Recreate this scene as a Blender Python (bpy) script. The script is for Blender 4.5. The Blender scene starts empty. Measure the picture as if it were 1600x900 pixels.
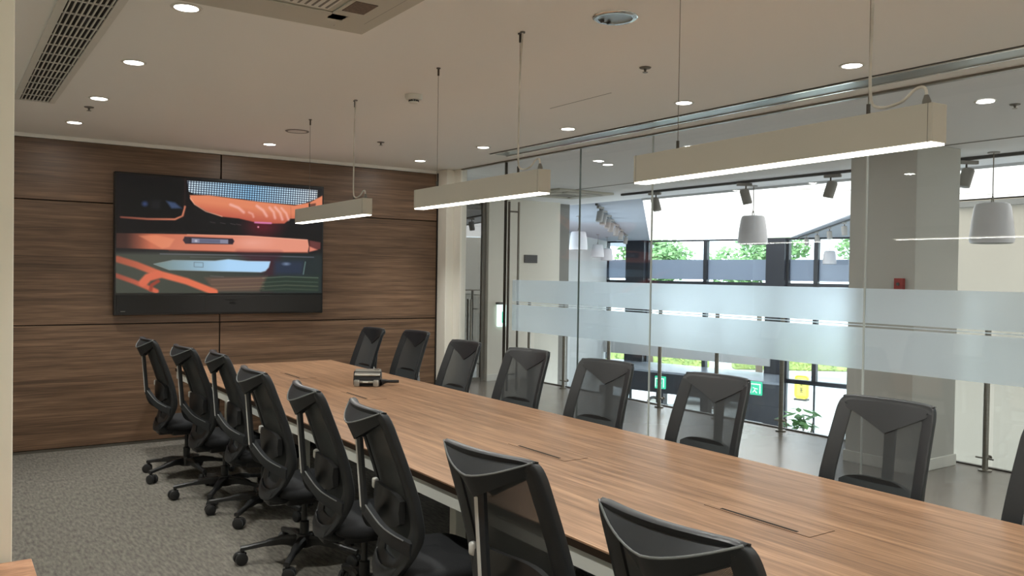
import bpy, bmesh, math, random
import numpy as np
from mathutils import Vector, Matrix
random.seed(7)
PI = math.pi
C = bpy.context.scene.collection
S = bpy.context.scene

def lin(r, g, b):
    f = lambda c: (c/255/12.92) if c/255 <= .04045 else ((c/255+.055)/1.055)**2.4
    return (f(r), f(g), f(b), 1)

# ---------------------------------------------------------------- camera, sky, sun, exposure
cam_d = bpy.data.cameras.new('camera'); cam = bpy.data.objects.new('camera', cam_d); C.objects.link(cam)
fw = Vector((0.56358627, 0.82590476, -0.01586961)); rt = Vector((0.82604967, -0.56339501, 0.01509986)); up = Vector((-0.00353018, 0.02161916, 0.99976005))
m = Matrix((rt, up, -fw)).transposed().to_4x4(); m.translation = (0, 0, 1.631)
cam.matrix_world = m
cam_d.sensor_width = 36; cam_d.lens = 1314.8867/1600*36
cam_d.clip_start = .05; cam_d.clip_end = 400
S.camera = cam
S.view_settings.view_transform = 'Standard'; S.view_settings.look = 'None'
S.view_settings.exposure = 0.33; S.view_settings.gamma = 1.0
S.view_settings.use_curve_mapping = False
W = bpy.data.worlds.new('sky'); S.world = W; W.use_nodes = True
bg = W.node_tree.nodes['Background']; bg.inputs[0].default_value = (.80, .92, 1.0, 1); bg.inputs[1].default_value = 3.5
sun_d = bpy.data.lights.new('sun', 'SUN'); sun_d.energy = 3.0; sun_d.angle = .02; sun_d.color = (1, .96, .88)
sun = bpy.data.objects.new('sun', sun_d); C.objects.link(sun)
sun.rotation_euler = Vector((.55, .55, -.75)).to_track_quat('-Z', 'Y').to_euler()   # high sun from behind the building
P_SPOT = 108.0; P_GLOW = 2.5; P_PEND = 11.0; E_PEND = 5.0; E_DOWN = 10.0; E_SKYL = 1.45
WARM = (1.0, .995, .94); PENDC = (1.0, .995, .94)

# ---------------------------------------------------------------- materials
def mat(name, c, rough=.5, metal=0., spec=.5, emit=None, es=0., noise=None, bump=None):
    """noise=(scale xyz, second colour, amount) ; bump=(scale, strength)"""
    m = bpy.data.materials.new(name); m.use_nodes = True
    nt = m.node_tree; b = nt.nodes['Principled BSDF']
    b.inputs['Base Color'].default_value = c; b.inputs['Roughness'].default_value = rough
    b.inputs['Metallic'].default_value = metal; b.inputs['Specular IOR Level'].default_value = spec
    if emit: b.inputs['Emission Color'].default_value = emit; b.inputs['Emission Strength'].default_value = es
    if noise or bump:
        tc = nt.nodes.new('ShaderNodeTexCoord')
    if noise:
        mp = nt.nodes.new('ShaderNodeMapping'); mp.inputs['Scale'].default_value = noise[0]
        n = nt.nodes.new('ShaderNodeTexNoise'); n.inputs['Scale'].default_value = 1; n.inputs['Detail'].default_value = 6
        r = nt.nodes.new('ShaderNodeValToRGB'); r.color_ramp.elements[0].color = c; r.color_ramp.elements[1].color = noise[1]
        r.color_ramp.elements[0].position = .5-noise[2]; r.color_ramp.elements[1].position = .5+noise[2]
        nt.links.new(tc.outputs['Object'], mp.inputs[0]); nt.links.new(mp.outputs[0], n.inputs['Vector'])
        nt.links.new(n.outputs['Fac'], r.inputs[0]); nt.links.new(r.outputs[0], b.inputs['Base Color'])
    if bump:
        n2 = nt.nodes.new('ShaderNodeTexNoise'); n2.inputs['Scale'].default_value = bump[0]
        bp = nt.nodes.new('ShaderNodeBump'); bp.inputs['Strength'].default_value = bump[1]; bp.inputs['Distance'].default_value = .01
        nt.links.new(tc.outputs['Object'], n2.inputs['Vector']); nt.links.new(n2.outputs['Fac'], bp.inputs['Height'])
        nt.links.new(bp.outputs[0], b.inputs['Normal'])
    return m

def wood(name, dark, mid, light, scale, rough, spec=.5, coat=0.):
    m = bpy.data.materials.new(name); m.use_nodes = True
    nt = m.node_tree; L = nt.links.new; b = nt.nodes['Principled BSDF']
    tc = nt.nodes.new('ShaderNodeTexCoord')
    def noise(sc, det, dist=0.):
        mp = nt.nodes.new('ShaderNodeMapping'); mp.inputs['Scale'].default_value = sc
        n = nt.nodes.new('ShaderNodeTexNoise'); n.inputs['Scale'].default_value = 1
        n.inputs['Detail'].default_value = det; n.inputs['Distortion'].default_value = dist
        L(tc.outputs['Object'], mp.inputs[0]); L(mp.outputs[0], n.inputs['Vector']); return n
    a = noise(scale, 5, .6); f = noise(tuple(s*4.5 for s in scale), 4)
    mx = nt.nodes.new('ShaderNodeMix'); mx.data_type = 'FLOAT'; mx.inputs[0].default_value = .45
    L(a.outputs['Fac'], mx.inputs[2]); L(f.outputs['Fac'], mx.inputs[3])
    r = nt.nodes.new('ShaderNodeValToRGB'); e = r.color_ramp.elements
    e[0].position = .36; e[0].color = dark; e[1].position = .64; e[1].color = light
    q = r.color_ramp.elements.new(.5); q.color = mid
    L(mx.outputs[0], r.inputs[0]); L(r.outputs[0], b.inputs['Base Color'])
    b.inputs['Roughness'].default_value = rough; b.inputs['Specular IOR Level'].default_value = spec
    b.inputs['Coat Weight'].default_value = coat; b.inputs['Coat Roughness'].default_value = .25
    return m

def facing(nt):
    """cosine between surface normal and line of sight, same from both sides"""
    g = nt.nodes.new('ShaderNodeNewGeometry'); d = nt.nodes.new('ShaderNodeVectorMath'); d.operation = 'DOT_PRODUCT'
    nt.links.new(g.outputs['Normal'], d.inputs[0]); nt.links.new(g.outputs['Incoming'], d.inputs[1])
    a = nt.nodes.new('ShaderNodeMath'); a.operation = 'ABSOLUTE'; nt.links.new(d.outputs['Value'], a.inputs[0]); return a

def glass(name, tint=(.93, .97, .96, 1), ior=1.45, boost=1.0):
    m = bpy.data.materials.new(name); m.use_nodes = True
    nt = m.node_tree; nt.nodes.remove(nt.nodes['Principled BSDF']); out = nt.nodes['Material Output']; L = nt.links.new
    t = nt.nodes.new('ShaderNodeBsdfTransparent'); t.inputs[0].default_value = tint
    g = nt.nodes.new('ShaderNodeBsdfGlossy'); g.inputs['Roughness'].default_value = .0
    c = facing(nt)
    om = nt.nodes.new('ShaderNodeMath'); om.operation = 'SUBTRACT'; om.inputs[0].default_value = 1; L(c.outputs[0], om.inputs[1])
    pw = nt.nodes.new('ShaderNodeMath'); pw.operation = 'POWER'; pw.inputs[1].default_value = 5; L(om.outputs[0], pw.inputs[0])
    f0 = ((ior-1)/(ior+1))**2*boost
    ml = nt.nodes.new('ShaderNodeMath'); ml.operation = 'MULTIPLY_ADD'; ml.inputs[1].default_value = 1-f0; ml.inputs[2].default_value = f0
    mx = nt.nodes.new('ShaderNodeMixShader')
    L(pw.outputs[0], ml.inputs[0]); L(ml.outputs[0], mx.inputs[0]); L(t.outputs[0], mx.inputs[1]); L(g.outputs[0], mx.inputs[2]); L(mx.outputs[0], out.inputs[0])
    return m

def frosted(name, colr, trans=.25, dif=.3):
    m = bpy.data.materials.new(name); m.use_nodes = True
    nt = m.node_tree; nt.nodes.remove(nt.nodes['Principled BSDF']); out = nt.nodes['Material Output']; L = nt.links.new
    tl = nt.nodes.new('ShaderNodeBsdfTranslucent'); tl.inputs[0].default_value = colr
    df = nt.nodes.new('ShaderNodeBsdfDiffuse'); df.inputs[0].default_value = colr
    rf = nt.nodes.new('ShaderNodeBsdfRefraction'); rf.inputs['IOR'].default_value = 1.05; rf.inputs['Roughness'].default_value = .75
    rf.inputs[0].default_value = colr
    a = nt.nodes.new('ShaderNodeMixShader'); a.inputs[0].default_value = dif; L(tl.outputs[0], a.inputs[1]); L(df.outputs[0], a.inputs[2])
    b = nt.nodes.new('ShaderNodeMixShader'); b.inputs[0].default_value = trans; L(a.outputs[0], b.inputs[1]); L(rf.outputs[0], b.inputs[2])
    L(b.outputs[0], out.inputs[0]); return m

def weave(name, colr, open_):
    """black chair mesh: opaque threads with see-through gaps"""
    m = bpy.data.materials.new(name); m.use_nodes = True
    nt = m.node_tree; b = nt.nodes['Principled BSDF']; out = nt.nodes['Material Output']; L = nt.links.new
    b.inputs['Base Color'].default_value = colr; b.inputs['Roughness'].default_value = .75; b.inputs['Specular IOR Level'].default_value = .3
    tc = nt.nodes.new('ShaderNodeTexCoord'); sp = nt.nodes.new('ShaderNodeSeparateXYZ'); L(tc.outputs['Object'], sp.inputs[0])
    def stripe(o, k):
        a = nt.nodes.new('ShaderNodeMath'); a.operation = 'MULTIPLY'; a.inputs[1].default_value = k; L(o, a.inputs[0])
        s = nt.nodes.new('ShaderNodeMath'); s.operation = 'SINE'; L(a.outputs[0], s.inputs[0]); return s
    sx = stripe(sp.outputs[0], 2*PI/.0042); sz = stripe(sp.outputs[2], 2*PI/.0042)
    p = nt.nodes.new('ShaderNodeMath'); p.operation = 'MULTIPLY'; L(sx.outputs[0], p.inputs[0]); L(sz.outputs[0], p.inputs[1])
    q0 = nt.nodes.new('ShaderNodeMath'); q0.operation = 'MULTIPLY_ADD'; q0.inputs[1].default_value = .28; q0.inputs[2].default_value = open_; L(p.outputs[0], q0.inputs[0])
    c = facing(nt); pw = nt.nodes.new('ShaderNodeMath'); pw.operation = 'POWER'; pw.inputs[1].default_value = 3.6; L(c.outputs[0], pw.inputs[0])
    q1 = nt.nodes.new('ShaderNodeMath'); q1.operation = 'MULTIPLY'; L(q0.outputs[0], q1.inputs[0]); L(pw.outputs[0], q1.inputs[1]); q1.use_clamp = True
    q = nt.nodes.new('ShaderNodeMath'); q.operation = 'SUBTRACT'; q.inputs[0].default_value = 1; L(q1.outputs[0], q.inputs[1])
    t = nt.nodes.new('ShaderNodeBsdfTransparent'); mx = nt.nodes.new('ShaderNodeMixShader')
    L(q.outputs[0], mx.inputs[0]); L(t.outputs[0], mx.inputs[1]); L(b.outputs[0], mx.inputs[2]); L(mx.outputs[0], out.inputs[0])
    return m

def emis(name, c, s):
    m = bpy.data.materials.new(name); m.use_nodes = True; nt = m.node_tree
    b = nt.nodes['Principled BSDF']; b.inputs['Base Color'].default_value = (c[0]*.3, c[1]*.3, c[2]*.3, 1)
    b.inputs['Emission Color'].default_value = (*c[:3], 1); b.inputs['Emission Strength'].default_value = s; return m

M = dict(
    wwhite=mat('bright_wall_paint', lin(240, 237, 228), .8, noise=((1, 1, 1), lin(236, 233, 223), .3)),
    ceil=mat('ceiling_paint', lin(244, 243, 238), .9, noise=((.6, .6, .6), lin(241, 240, 235), .3)),
    lceil=mat('lobby_ceiling_paint', lin(236, 237, 238), .9, noise=((.6, .6, .6), lin(232, 233, 234), .3)),
    white=mat('white_paint', lin(224, 220, 208), .8, noise=((1, 1, 1), lin(220, 215, 203), .3)),
    gwhite=mat('column_paint', lin(192, 191, 184), .7, noise=((1, 1, 1), lin(187, 186, 179), .3)),
    w2=mat('warm_wall_paint', lin(174, 166, 151), .8, noise=((1, 1, 1), lin(169, 161, 146), .3)),
    aceil=mat('shaded_ceiling_paint', lin(166, 172, 182), .85, noise=((1, 1, 1), lin(160, 166, 176), .3)),  # white ceiling paint, darkened and blued to stand in for weaker light
    awall=mat('atrium_paint', lin(200, 200, 198), .8, noise=((1, 1, 1), lin(192, 193, 192), .3)),
    pillar=mat('cream_laminate', lin(244, 240, 224), .55, noise=((1, 1, 4), lin(240, 236, 219), .3)),
    jamb=mat('jamb_paint', lin(242, 240, 230), .6, noise=((1, 1, 1), lin(238, 236, 226), .3)),
    panel=wood('walnut_panel', lin(80, 61, 46), lin(110, 85, 65), lin(138, 109, 86), (.7, 1, 26), .42),
    gap=mat('dark_joint', lin(30, 22, 18), .8, noise=((9, 9, 9), lin(24, 18, 15), .3)),
    table=wood('oak_table', lin(120, 91, 68), lin(149, 115, 88), lin(178, 141, 110), (24, .9, 10), .38, .5),
    counter=wood('oak_counter', lin(140, 100, 74), lin(172, 128, 98), lin(196, 150, 118), (6, 30, 10), .45),
    tedge=mat('table_edge_brown', lin(52, 40, 30), .6, spec=.2, noise=((6, 6, 6), lin(46, 35, 26), .3)),
    apron=mat('white_steel', lin(225, 226, 218), .4, noise=((3, 3, 3), lin(220, 221, 212), .3)),
    carpet=mat('carpet', lin(86, 83, 78), .95, spec=.1, noise=((60, 14, 60), lin(124, 120, 112), .22), bump=(400, .4)),
    tile=mat('lobby_floor', lin(128, 121, 114), .22, spec=.7, noise=((1.3, 1.3, 1.3), lin(122, 116, 109), .3)),
    ground=mat('paving', lin(205, 205, 200), .8, noise=((.4, .4, .4), lin(190, 192, 190), .3)),
    road=mat('asphalt', lin(170, 176, 180), .8, noise=((.3, .3, .3), lin(158, 166, 172), .3)),
    black=mat('black_plastic', lin(36, 37, 38), .42, noise=((30, 30, 30), lin(30, 31, 32), .3)),
    frame=mat('charcoal_plastic', lin(31, 34, 37), .45, noise=((30, 30, 30), lin(27, 30, 33), .3)),
    inlay=mat('light_grey_inlay', lin(206, 206, 202), .4, noise=((9, 9, 9), lin(198, 198, 194), .3)),
    rim=mat('grey_highlight', lin(120, 124, 124), .35, noise=((30, 30, 30), lin(110, 113, 113), .3)),
    fabric=mat('black_seat_fabric', lin(40, 41, 43), .9, spec=.2, noise=((300, 300, 300), lin(28, 29, 31), .25)),
    mesh=weave('black_net', lin(62, 66, 68), .42),
    steel=mat('brushed_steel', lin(150, 146, 138), .32, 1., noise=((3, 3, 60), lin(130, 126, 118), .3)),
    dsteel=mat('dark_steel', lin(92, 88, 82), .35, 1., noise=((3, 3, 60), lin(80, 77, 72), .3)),
    chrome=mat('chrome', lin(215, 215, 212), .12, 1., noise=((3, 3, 3), lin(205, 205, 202), .3)),
    slot=mat('slot_metal', lin(186, 190, 190), .35, 1., noise=((2, .6, 2), lin(160, 163, 162), .3)),
    lamp=mat('lamp_housing', lin(198, 196, 184), .5, noise=((3, 3, 3), lin(193, 191, 179), .3)),
    grey=mat('mid_grey', lin(128, 126, 120), .6, noise=((5, 5, 5), lin(118, 116, 110), .3)),
    dgrey=mat('dark_grey', lin(66, 66, 66), .5, noise=((5, 5, 5), lin(60, 60, 60), .3)),
    plast=mat('white_plastic', lin(225, 224, 216), .45, noise=((9, 9, 9), lin(218, 217, 209), .3)),
    spk=mat('speaker_shell', lin(222, 220, 222), .35, noise=((9, 9, 9), lin(214, 212, 215), .3)),
    wire=mat('steel_wire', lin(120, 112, 100), .5, noise=((9, 9, 9), lin(112, 104, 94), .3)),
    cable=mat('clear_grey_cable', lin(236, 232, 222), .5, noise=((9, 9, 9), lin(166, 160, 148), .3)),
    spot=mat('spotlight_shell', lin(150, 146, 140), .5, noise=((9, 9, 9), lin(142, 138, 132), .3)),
    mull=mat('dark_aluminium', lin(44, 48, 55), .45, noise=((4, 4, 4), lin(38, 42, 48), .3)),
    clad=mat('black_cladding', lin(40, 44, 54), .35, noise=((2, 2, .5), lin(32, 36, 44), .3)),
    ledge=mat('ledge_grey', lin(150, 158, 168), .25, noise=((.6, .6, .6), lin(128, 136, 148), .3)),
    glass=glass('clear_glass', (.965, .975, .98, 1)), rail_glass=glass('railing_glass', (.97, .98, .98, 1)),
    tint=glass('grey_glass', (.34, .35, .35, 1), 1.5, 8), fglass=glass('facade_glass', (.97, .99, .99, 1), 1.3),
    frost=frosted('frosted_film', (.92, .965, 1, 1), .62, .05),
    bfrost=frosted('facade_film', lin(168, 172, 182), .12, .2),
    joint=mat('glass_edge', lin(96, 112, 108), .3, noise=((5, 5, 5), lin(84, 98, 95), .3)),
    jointl=mat('silicone_joint', lin(190, 196, 192), .3, noise=((5, 5, 5), lin(180, 186, 182), .3)),
    led=emis('led_diffuser', (1., .95, .82), E_PEND), down=emis('downlight_lens', (1., .96, .86), E_DOWN),
    skyl=emis('luminous_ceiling', (1., 1., .97), E_SKYL),
    green=emis('exit_green', lin(60, 205, 160), 1.), egreen=emis('exit_white', lin(225, 255, 245), 1.2),
    yellow=mat('yellow_sign', lin(238, 228, 100), .6, noise=((3, 3, 3), lin(232, 222, 92), .3)),
    red=mat('red_box', lin(160, 40, 34), .5, noise=((9, 9, 9), lin(150, 34, 30), .3)),
    leaf=mat('tree_leaves', lin(96, 138, 84), .7, noise=((2, 2, 2), lin(142, 182, 124), .25)),
    hedge=mat('hedge_leaves', lin(128, 158, 92), .7, noise=((3, 3, 3), lin(186, 196, 120), .25)),
    plant=mat('plant_leaves', lin(70, 120, 62), .6, noise=((6, 6, 6), lin(112, 158, 92), .25)),
    bark=mat('bark', lin(96, 84, 72), .9, noise=((6, 6, 2), lin(80, 70, 60), .3)),
    car=mat('silver_car_paint', lin(170, 176, 184), .3, .3, noise=((3, 3, 3), lin(160, 166, 175), .3)),
    carw=mat('white_car_paint', lin(226, 228, 230), .3, noise=((3, 3, 3), lin(220, 222, 224), .3)),
    cglass=mat('car_glass', lin(40, 46, 54), .1, noise=((3, 3, 3), lin(34, 40, 48), .3)),
    tyre=mat('tyre', lin(30, 30, 31), .8, noise=((9, 9, 9), lin(26, 26, 27), .3)),
    tvblack=mat('tv_black', lin(8, 8, 10), .3, noise=((3, 3, 3), lin(11, 11, 13), .3)),
    tvbar=mat('tv_speaker_cloth', lin(20, 20, 20), .6, noise=((3, 3, 3), lin(16, 16, 16), .3)),
    silver=mat('silver_plastic', lin(150, 148, 141), .3, .6, noise=((9, 9, 9), lin(166, 164, 156), .3)),
    label=mat('grey_label', lin(120, 105, 92), .6, noise=((90, 90, 90), lin(90, 78, 68), .2)),
)

# ---------------------------------------------------------------- geometry helpers
def box(bm, x0, x1, y0, y1, z0, z1, bev=0., seg=2, mtx=None):
    vs = [bm.verts.new((x, y, z)) for x in (x0, x1) for y in (y0, y1) for z in (z0, z1)]
    fs = [bm.faces.new([vs[i] for i in q]) for q in ((0, 1, 3, 2), (4, 6, 7, 5), (0, 4, 5, 1), (2, 3, 7, 6), (0, 2, 6, 4), (1, 5, 7, 3))]
    if mtx: bmesh.ops.transform(bm, matrix=mtx, verts=vs)
    if bev:
        es = list({e for f in fs for e in f.edges})
        bmesh.ops.bevel(bm, geom=es, offset=bev, segments=seg, profile=.5, affect='EDGES')
    return bm
def tube(bm, pts, r, seg=10, caps=True):
    pts = [Vector(p) for p in pts]; n = len(pts); rings = []
    rr = r if isinstance(r, (list, tuple)) else [r]*n
    prev = None
    for i, p in enumerate(pts):
        t = (pts[min(i+1, n-1)]-pts[max(i-1, 0)]).normalized()
        if prev is None:
            a = Vector((0, 0, 1)) if abs(t.z) < .9 else Vector((1, 0, 0)); u = t.cross(a).normalized()
        else: u = (prev-t*prev.dot(t)).normalized()
        prev = u; v = t.cross(u)
        rings.append([bm.verts.new(p+(u*math.cos(2*PI*k/seg)+v*math.sin(2*PI*k/seg))*rr[i]) for k in range(seg)])
    for a, b in zip(rings, rings[1:]):
        for k in range(seg): bm.faces.new((a[k], a[(k+1) % seg], b[(k+1) % seg], b[k]))
    if caps: bm.faces.new(rings[0][::-1]); bm.faces.new(rings[-1])
    return bm
def lathe(bm, prof, c=(0, 0, 0), seg=28):
    rings = []
    for r, z in prof:
        rings.append([bm.verts.new((c[0]+max(r, 1e-4)*math.cos(2*PI*k/seg), c[1]+max(r, 1e-4)*math.sin(2*PI*k/seg), c[2]+z)) for k in range(seg)])
    for a, b in zip(rings, rings[1:]):
        for k in range(seg): bm.faces.new((a[k], a[(k+1) % seg], b[(k+1) % seg], b[k]))
    if prof[0][0] < 1e-3: pass
    bm.faces.new(rings[0][::-1]); bm.faces.new(rings[-1])
    return bm
def prism(bm, poly, z0, z1, mtx=None):
    a = [bm.verts.new((x, y, z0)) for x, y in poly]; b = [bm.verts.new((x, y, z1)) for x, y in poly]
    n = len(poly); bm.faces.new(a[::-1]); bm.faces.new(b)
    for i in range(n): bm.faces.new((a[i], a[(i+1) % n], b[(i+1) % n], b[i]))
    if mtx: bmesh.ops.transform(bm, matrix=mtx, verts=a+b)
    return bm
def grid(bm, rows, close=False):
    V = [[bm.verts.new(p) for p in r] for r in rows]
    for a, b in zip(V, V[1:]):
        n = len(a)
        for k in range(n if close else n-1): bm.faces.new((a[k], a[(k+1) % n], b[(k+1) % n], b[k]))
    return bm
B = bmesh.new
def obj(name, bm, material, parent=None, loc=None, smooth=None, rot=None):
    bmesh.ops.recalc_face_normals(bm, faces=bm.faces)
    me = bpy.data.meshes.new(name); bm.to_mesh(me); bm.free()
    me.materials.append(material)
    if smooth:
        me.polygons.foreach_set('use_smooth', [True]*len(me.polygons))
        if hasattr(me, 'set_sharp_from_angle'): me.set_sharp_from_angle(angle=math.radians(smooth))
    o = bpy.data.objects.new(name, me); C.objects.link(o)
    if parent: o.parent = parent
    if loc: o.location = loc
    if rot: o.rotation_euler = rot
    return o
def thing(name, label, cat, loc=(0, 0, 0), rotz=0, group=None):
    o = bpy.data.objects.new(name, None); C.objects.link(o); o.empty_display_size = .1
    o.location = loc; o.rotation_euler = (0, 0, rotz); o['label'] = label; o['category'] = cat
    if group: o['group'] = group
    return o
def tag(o, label, cat, group=None, kind=None):
    o['label'] = label; o['category'] = cat
    if group: o['group'] = group
    if kind: o['kind'] = kind
    return o
def struct(name, bm, m, label, cat, parent=None, **k):
    o = obj(name, bm, m, parent, **k)
    if not parent: o['kind'] = 'structure'; o['label'] = label; o['category'] = cat
    return o
def sroot(name, label, cat, loc=(0, 0, 0), rotz=0):
    o = thing(name, label, cat, loc, rotz); o['kind'] = 'structure'; return o
def dup(root, loc, rotz, label, group=None, turn=0):
    r = root.copy(); C.objects.link(r); r.location = loc; r.rotation_euler = (0, 0, rotz); r['label'] = label
    if group: r['group'] = group
    for ch in list(root.children):
        c = ch.copy(); C.objects.link(c); c.parent = r
        if turn and ch.name.startswith('leg'): c.rotation_euler.z += math.radians(turn)
        for g in list(ch.children):
            d = g.copy(); C.objects.link(d); d.parent = c
    return r
def light(kind, name, loc, energy, color, direction=(0, 0, -1), parent=None, **k):
    d = bpy.data.lights.new(name, kind); d.energy = energy; d.color = color
    for a, b in k.items(): setattr(d, a, b)
    o = bpy.data.objects.new(name, d); C.objects.link(o); o.location = loc
    o.rotation_euler = Vector(direction).to_track_quat('-Z', 'Y').to_euler()
    if parent: o.parent = parent
    return o

H = 2.8; YW = 8.43; XG = 4.83
# ================================================================ THE ROOM SHELL
struct('floor', box(B(), -.6, XG, -1.6, YW, -.12, 0), M['carpet'], 'grey flecked carpet floor of the meeting room', 'floor')
struct('ceiling', box(B(), -.6, XG+.02, -1.6, YW+.1, H, H+.12), M['ceil'], 'plain painted ceiling over the meeting room', 'ceiling')
struct('wall_left', box(B(), -.6, -.5, -1.6, YW, 0, H), M['wwhite'], 'plain light wall of the meeting room on the left', 'wall')
struct('wall_near', box(B(), -.5, XG, -1.6, -1.5, 0, H), M['wwhite'], 'plain light wall behind the camera', 'wall')
struct('trim_1', box(B(), -.5, .19, 2.97, 3.4, 0, H-.002, .002, 1), M['pillar'], 'smooth cream corner pillar at the left edge', 'pillar')
# walnut panelled wall
wp = sroot('wall_back', 'walnut panelled wall behind the television', 'wall', (0, YW, 0))
obj('backing', box(B(), -.5, XG-.12, .02, .1, 0, H), M['gap'], wp)
xs = [-.5, 2.286, XG-.12]; zs = [.022, 1.122, 2.225, 2.765]
for i in range(2):
    for j in range(3):
        obj('wood_panel', box(B(), xs[i]+.006, xs[i+1]-.006, 0, .02, zs[j]+.005, zs[j+1]-.005, .0015, 1), M['panel'], wp)
obj('top_strip', box(B(), -.5, XG-.12, -.006, .02, 2.765, H-.001), M['ceil'], wp)
struct('baseboard_back', box(B(), -.5, XG-.12, YW-.008, YW+.02, 0.001, .022), M['steel'], 'thin pale metal strip under the walnut wall', 'baseboard')
# white jamb between the walnut wall and the glass
jb = sroot('trim_2', 'white stepped jamb between walnut wall and glass', 'trim', (XG, YW, 0))
obj('post', box(B(), -.12, -.02, -.20, .1, 0, H-.001, .003, 1), M['jamb'], jb)
obj('reveal', box(B(), -.02, .06, -.34, .1, 0, H-.001, .003, 1), M['jamb'], jb)
obj('dark_gap', box(B(), -.135, -.12, -.012, .0, 0, H-.03), M['gap'], jb)
# slot in the ceiling along the glass
sl = sroot('trim_3', 'long recessed metal slot in the ceiling along the glass', 'ceiling slot', (0, 0, H))
obj('channel', box(B(), 4.44, 4.61, -1.4, 6.88, -.004, -.001), M['slot'], sl)
for x in (4.425, 4.61): obj('edge_strip', box(B(), x, x+.015, -1.4, 6.9, -.010, -.001), M['chrome'], sl)
obj('seam', box(B(), 4.412, 4.4225, -1.4, 6.9, -.0015, -.0005), M['dgrey'], sl)
struct('trim_4', box(B(), XG-.018, XG+.018, -1.5, YW-.34, H-.014, H-.001), M['steel'], 'thin metal head channel above the glass partition', 'trim')
struct('trim_5', box(B(), XG-.012, XG+.012, -1.5, 5.98, .001, .01), M['steel'], 'thin metal floor channel under the glass partition', 'trim')
# seam in the ceiling board
struct('trim_6', box(B(), 3.54, 3.545, 4.1, 4.75, H-.001, H), M['grey'], 'fine access seam in the meeting room ceiling', 'ceiling seam')

# ---- glass partition
joints = [(-1.45, 1.2), (1.2, 3.13), (3.13, 5.06), (5.06, 6.0)]
names = ['foreground pane of the glass partition, right of the last joint', 'wide glass pane in front of the white column',
         'wide middle glass pane in front of the atrium windows', 'narrow glass pane beside the glass door']
names2 = {0: 'out of view'}
def films(parent, y0, y1, x=.0065):
    for a, b in ((1.360, 1.578), (1.342, 1.349), (1.065, 1.330)):
        obj('frosted_band', box(B(), x, x+.0015, y0, y1, a, b), M['frost'], parent)
for i, (a, b) in enumerate(joints):
    w = sroot(f'window_{i+1}', names[i], 'glass pane', (XG, a, 0))
    obj('pane', box(B(), -.006, .006, .003, b-a-.003, .01, H-.012), M['glass'], w)
    films(w, .003, b-a-.003)
    obj('joint', box(B(), -.007, .007, b-a-.004, b-a+.004, .01, H-.012), M['joint'] if i == 3 else M['jointl'], w)
w = sroot('window_5', 'clear glass side pane between the door and the white jamb', 'glass pane', (XG, 7.22, 0))
obj('pane', box(B(), -.006, .006, .004, .86, .01, H-.012), M['glass'], w)
d = sroot('door_1', 'frameless glass door with tall steel pull bars', 'glass door', (XG, 6.0, 0))
obj('leaf', box(B(), -.006, .006, .006, 1.205, .012, H-.016), M['glass'], d)
films(d, .006, 1.08)
for s in (-1, 1):
    hd = obj('pull_bar', tube(B(), [(s*.06, 1.06, .45), (s*.06, 1.06, 2.37)], .0125, 14), M['dsteel'] if s < 0 else M['steel'], d, smooth=40)
    bm = B()
    for z in (.62, 2.27): tube(bm, [(s*.0, 1.06, z), (s*.06, 1.06, z)], .009, 10)
    obj('standoff', bm, M['steel'], hd, smooth=40)
obj('edge_seal', box(B(), -.012, .012, 1.205, 1.222, .012, H-.014), M['dsteel'], d)

# ================================================================ LOBBY AND ATRIUM SHELL
struct('floor.001', box(B(), XG, 7.58, -2.5, 10.9, -.3, 0), M['tile'], 'pale grey smooth lobby floor beyond the glass', 'floor')
struct('trim_7', box(B(), 7.58, 7.62, -2.5, 10.8, -.3, .012), M['dsteel'], 'dark metal edge along the foot of the glass railing', 'trim')
struct('ceiling.001', box(B(), XG+.02, 8.7, -2.5, 14, H+.0, H+.12), M['lceil'], 'flat white ceiling over the lobby walkway', 'ceiling')
ac = B()   # atrium ceiling around the luminous stretch panel
prism(ac, [(8.7, 9.33), (8.7, 14), (8.7, 25), (24, 25), (18.6, 21.2), (19.05, 20.04)], H, H+.12)
prism(ac, [(12.3, 7.84), (20.19, 15.47), (24, 12), (24, -2.5), (12.3, -2.5)], H, H+.12)
struct('ceiling.002', ac, M['aceil'], 'white atrium ceiling around the bright panel, its dimness painted blue grey', 'ceiling')
lc = B()
prism(lc, [(8.7, -2.5), (8.7, 9.33), (19.05, 20.04), (20.19, 15.47), (12.3, 7.84), (12.3, -2.5)], H+.02, H+.05)
lum = tag(obj('luminous_ceiling', lc, M['skyl']), 'large glowing stretched ceiling panel over the atrium', 'ceiling light')
bm = B()
for (a, b) in (((10.3, 10.9), (13.6, 9.2)), ((12.4, 13.1), (16.1, 11.6)), ((14.9, 15.7), (18.3, 13.8)), ((8.7, 7.4), (12.3, 5.5)), ((8.7, 3.6), (12.3, 2.2))):
    tube(bm, [(a[0], a[1], H+.018), (b[0], b[1], H+.018)], .006, 6)
obj('panel_seam', bm, M['cable'], lum)
struct('trim_8', box(B(), 8.68, 8.7, -2.5, 9.33, H-.03, H+.02), M['awall'], 'thin edge frame where the bright panel begins', 'trim')
struct('trim_9', box(B(), 7.14, 7.17, -2.5, 10.7, H-.004, H-.001), M['grey'], 'thin dark seam along the lobby ceiling', 'ceiling seam')
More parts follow.
